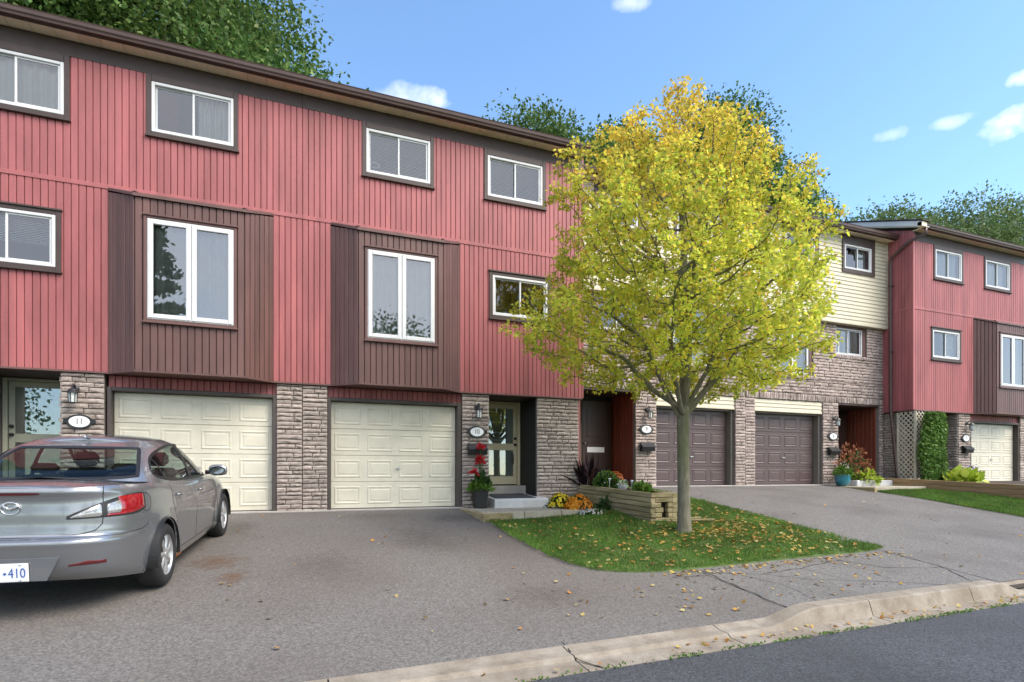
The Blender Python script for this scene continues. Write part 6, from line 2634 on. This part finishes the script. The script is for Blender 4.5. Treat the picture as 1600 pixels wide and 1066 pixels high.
M['f_white'] = leaf_mat('white petals', [(0, (.6, .6, .55)), (1, (.8, .8, .78))], .3)
M['f_pink'] = leaf_mat('russet leaf tips', [(0, (.32, .1, .05)), (.6, (.42, .16, .09)), (1, (.3, .2, .07))], .3)
M['f_violet'] = leaf_mat('violet petals', [(0, (.2, .14, .3)), (1, (.35, .28, .45))], .3)
M['pot_teal'] = mat_simple('turquoise glaze', (.012, .16, .22), .12, 12, .22, coat=.6)
M['pot_white'] = mat_simple('white pot', (.6, .6, .6), .06, 12, .4)


def mound(n, c, rx, ry, rz, size, mat, parent, name='foliage', tmpl=OVAL, shell=.55, up=.5):
    u = ball(fr, n)
    u[:, 2] = np.abs(u[:, 2])
    s = fr.uniform(shell, 1.05, n)[:, None]
    C = np.array(c) + u * s * np.array([rx, ry, rz])
    D_ = u + fr.normal(size=(n, 3)) * .45 + np.array([0, 0, up])
    V, k = leaves(C, D_, fr.uniform(.7, 1.25, n) * size, tmpl, fr)
    return mesh_np(name, V, k, mat, parent)


PET = np.array([(math.cos(2 * PI * i / 9) * (1 if i % 2 else .8) * .5, math.sin(2 * PI * i / 9) * (1 if i % 2 else .8) * .5, .06 if i % 2 else 0) for i in range(9)])


def blooms(n, c, rx, ry, rz, size, mat, parent, name='blooms', low=0.0):
    u = ball(fr, n)
    u[:, 2] = np.abs(u[:, 2]) * (1 - low) + low
    C = np.array(c) + u * fr.uniform(.97, 1.1, n)[:, None] * np.array([rx, ry, rz])
    # flowers face outwards: build in the plane across the normal
    X = np.cross(u, fr.normal(size=(n, 3)))
    X /= np.linalg.norm(X, axis=1)[:, None]
    Y = np.cross(u, X)
    sz = fr.uniform(.75, 1.25, n) * size
    V = C[:, None, :] + (X[:, None, :] * PET[None, :, :1] + Y[:, None, :] * PET[None, :, 1:2] + u[:, None, :] * PET[None, :, 2:3] * 1.2) * sz[:, None, None]
    return mesh_np(name, V.reshape(-1, 3), 9, mat, parent)


# red cannas in a black square pot
px, py, pz = 3.70, 10.98, .806
pot = empty('flower_pot', (px, py, pz), 'black square pot with red canna flowers below mailbox number 10', 'flower pot')
V = []
for h, w in ((0, .105), (.015, .11), (.34, .135), (.34, .15), (.38, .152), (.38, .135), (.33, .13)):
    V += [(px - w, py - w, pz + h), (px + w, py - w, pz + h), (px + w, py + w, pz + h), (px - w, py + w, pz + h)]
Fc = [(3, 2, 1, 0)] + [(q * 4 + e, q * 4 + (e + 1) % 4, q * 4 + 4 + (e + 1) % 4, q * 4 + 4 + e) for q in range(6) for e in range(4)] + [(24, 25, 26, 27)]
mk('pot', V, Fc, M['black'], pot)
mound(420, (px, py, pz + .33), .25, .22, .2, .07, M['herb'], pot)
mound(60, (px, py, pz + .4), .1, .1, .2, .2, M['deep'], pot, 'canna_leaf', OVAL, .2, 1.2)
m = MB()
for sx, sy, h in ((.02, 0, 1.28), (-.01, .02, 1.05), (-.13, -.03, .76), (.06, .02, .95)):
    m.tube([(px, py, pz + .35), (px + sx * .5, py + sy, pz + h * .65), (px + sx, py + sy, pz + h)], .008, 6)
m.obj('stem', M['deep'], pot)
for sx, sy, h, r_ in ((.03, 0, 1.25, .07), (-.0, .0, 1.02, .085), (.03, .02, .95, .07), (-.13, -.03, .74, .065)):
    mound(38, (px + sx, py + sy, pz + h - r_), r_, r_, r_ * 1.3, .075, M['f_red'], pot, 'flower', OVAL, .3, .3)

# mums and alyssum at the end of the path
e = empty('chrysanthemum', (5.22, 10.45, .8), 'round yellow chrysanthemum at the end of the path', 'flower', 'chrysanthemums by the path')
mound(300, (5.22, 10.45, .8), .21, .21, .27, .06, M['deep'], e)
blooms(190, (5.22, 10.45, .8), .22, .22, .29, .06, M['f_yellow'], e, low=.15)
e = empty('chrysanthemum', (5.42, 10.05, .77), 'round orange chrysanthemum between the yellow one and the planter', 'flower', 'chrysanthemums by the path')
mound(380, (5.42, 10.05, .75), .26, .26, .3, .06, M['deep'], e)
blooms(260, (5.42, 10.05, .75), .27, .27, .32, .062, M['f_orange'], e, low=.15)
mound(90, (5.46, 9.86, .72), .2, .12, .1, .05, M['purple'], e, 'dark_leaf')
for i, (x, y, w, lb) in enumerate(((5.02, 10.6, .08, 'small white flowers between the step and the yellow chrysanthemum'), (5.52, 9.66, .3, 'low cushion of white flowers in front of the orange chrysanthemum'))):
    e = empty('white_alyssum', (x, y, g(x, y)), lb, 'flower', 'white alyssum')
    mound(160, (x, y, g(x, y) + .01), w, w * .6, .09, .04, M['deep'], e)
    blooms(120 if i else 50, (x, y, g(x, y) + .02), w, w * .6, .1, .04, M['f_white'], e, low=.1)
e = empty('leafy_plant', (5.95, 9.9, .8), 'dark leafy plant against the planter side behind the orange flowers', 'plant')
mound(120, (5.93, 9.9, .72), .09, .2, .28, .08, M['deep'], e)

# plants in the planter
e = empty('purple_grass', (6.2, 11.15, 1.2), 'dark purple fountain grass at the back of the timber planter', 'plant')
C = np.tile(np.array([[6.22, 11.15, 1.2]]), (170, 1)) + fr.normal(size=(170, 3)) * .05
D_ = np.column_stack([fr.normal(size=170) * .45, fr.normal(size=170) * .45, np.full(170, 1.0)])
V, k = leaves(C, D_, fr.uniform(.3, .72, 170), np.array([(-.012, 0, 0), (.012, 0, 0), (.014, .5, .05), (0, 1, .3), (-.014, .5, .05)]), fr, .6)
mesh_np('blades', V, k, M['purple'], e)
e = empty('green_mound_plant', (6.33, 10.55, 1.2), 'round green bushy plant in the middle of the planter', 'plant')
mound(700, (6.33, 10.5, 1.19), .24, .3, .3, .07, M['deep'], e, tmpl=KITE)
mound(200, (6.33, 10.5, 1.2), .25, .31, .32, .06, M['herb'], e, tmpl=KITE, shell=.9)
e = empty('rust_chrysanthemum', (6.55, 10.35, 1.2), 'rust orange chrysanthemum behind the green mound in the planter', 'flower')
mound(180, (6.6, 10.6, 1.2), .2, .2, .28, .06, M['deep'], e)
blooms(120, (6.6, 10.6, 1.22), .21, .21, .3, .06, M['f_rust'], e, low=.2)
e = empty('white_pot_plant', (6.38, 9.98, 1.2), 'white pot with silvery plant in the planter', 'flower pot')
MB().lathe([(0, 0), (.08, 0), (.1, .09), (.105, .1), (.09, .1), (.08, .08), (0, .08)], (6.38, 9.95, 1.17), 20).obj('pot', M['pot_white'], e, smooth=True)
mound(70, (6.38, 9.95, 1.25), .09, .09, .1, .05, M['f_white'], e)
mound(60, (6.38, 9.95, 1.24), .1, .1, .12, .05, M['herb'], e)
e = empty('green_clump', (6.36, 9.2, 1.14), 'light green clump near the front of the planter', 'plant')
mound(160, (6.36, 9.25, 1.1), .14, .22, .2, .11, M['herb'], e, tmpl=KITE)
for i, (y, lb) in enumerate(((11.0, 'thin solar garden stake at the back of the planter rim'), (10.1, 'thin solar garden stake at the middle of the planter rim'), (9.3, 'thin solar garden stake nearest the front of the planter rim'))):
    e = empty('solar_stake', (6.17, y, 1.2), lb, 'garden light', 'solar stakes in the planter')
    MB().tube([(6.17, y, zt(y) - .1), (6.17, y, zt(y) + .13)], .006, 6).obj('stake', M['steel'], e)
    MB().lathe([(0, .16), (.03, .155), (.032, .145), (.02, .14), (.018, .1), (0, .1)], (6.17, y, zt(y) + .02), 12).obj('lamp_head', M['plaque'], e, smooth=True)
# low shrub behind the trunk, weedy edge by the second garage
e = empty('low_shrub', (7.1, 10.6, .9), 'low green plants on the lawn behind the tree trunk', 'shrub')
mound(420, (7.05, 10.7, .9), .5, .6, .32, .09, M['deep'], e)
mound(160, (7.3, 10.3, .86), .4, .4, .2, .1, M['herb'], e, tmpl=KITE)

# number 8: turquoise pot, russet shrub, lime plant
e = empty('flower_pot', (14.98, 11.85, 1.14), 'round turquoise glazed pot at the doorway of number 8', 'flower pot')
MB().lathe([(0, 0), (.13, 0), (.19, .1), (.21, .22), (.2, .3), (.215, .32), (.19, .33), (.17, .28), (0, .28)], (14.98, 11.85, 1.14), 28).obj('pot', M['pot_teal'], e, smooth=True)
mound(260, (14.98, 11.85, 1.42), .24, .24, .3, .08, M['herb'], e)
mound(40, (14.98, 11.85, 1.5), .2, .2, .4, .06, M['f_white'], e, 'flower', KITE)
e = empty('russet_shrub', (15.75, 12.2, 1.3), 'loose shrub with russet leaf tips in the doorway of number 8', 'shrub')
mound(500, (15.75, 12.2, 1.3), .55, .4, .85, .09, M['deep'], e, tmpl=OVAL, shell=.2)
mound(420, (15.8, 12.2, 1.35), .68, .45, 1.02, .09, M['f_pink'], e, 'leaf_tips', OVAL, .6)
e = empty('lime_plant', (16.0, 11.78, 1.25), 'lime green trailing plant spilling over the concrete step of number 8', 'plant')
mound(110, (16.0, 11.85, 1.28), .4, .22, .25, .17, M['lime'], e, up=-.1)

# vine, hosta, violet flowers at number 7
e = empty('climbing_vine', (18.0, 11.2, 1.27), 'tall green climbing vine covering the lattice at the right house', 'vine')
C, D_ = [], []
for _ in range(4200):
    z = fr.uniform(1.25, 3.3)
    q = (z - 1.25) / 2.05
    w = np.interp(q, [0, .15, .5, .8, 1], [.5, .58, .56, .54, .36])
    x = 17.86 + fr.uniform(-1, 1) * w + .06 * math.sin(z * 5)
    y = 11.28 - .22 * math.sqrt(max(0, 1 - ((x - 17.86) / .7) ** 2)) * fr.uniform(.5, 1.15) * (.8 + .4 * abs(mnoise.noise((x * 3, z * 3, 1))))
    C.append((x, y, z))
    D_.append((fr.normal() * .6, -.5 + fr.normal() * .4, -.3 + fr.normal() * .6))
V, k = leaves(np.array(C), np.array(D_), fr.uniform(.06, .12, len(C)), OVAL, fr)
mesh_np('leaves', V, k, M['vine'], e)
m = MB()
for k in range(5):
    x = 17.75 + k * .14
    m.tube([(x, 11.3, 1.2), (x + .05, 11.28, 2.2), (x - .04, 11.3, 3.2)], .014, 6)
m.obj('stem', M['bark_d'], e)
e = empty('hosta', (18.7, 10.9, 1.25), 'yellow green hosta with broad leaves in front of the vine', 'plant')
mound(150, (18.65, 10.85, 1.2), .68, .45, .27, .28, M['lime'], e, tmpl=OVAL, shell=.25, up=.2)
e = empty('violet_flowers', (19.35, 11.1, 1.3), 'pale violet flowers behind the hosta at the right house', 'flower')
mound(120, (19.3, 11.0, 1.25), .35, .25, .45, .08, M['deep'], e)
blooms(60, (19.3, 11.0, 1.28), .36, .26, .5, .06, M['f_violet'], e, low=.2)
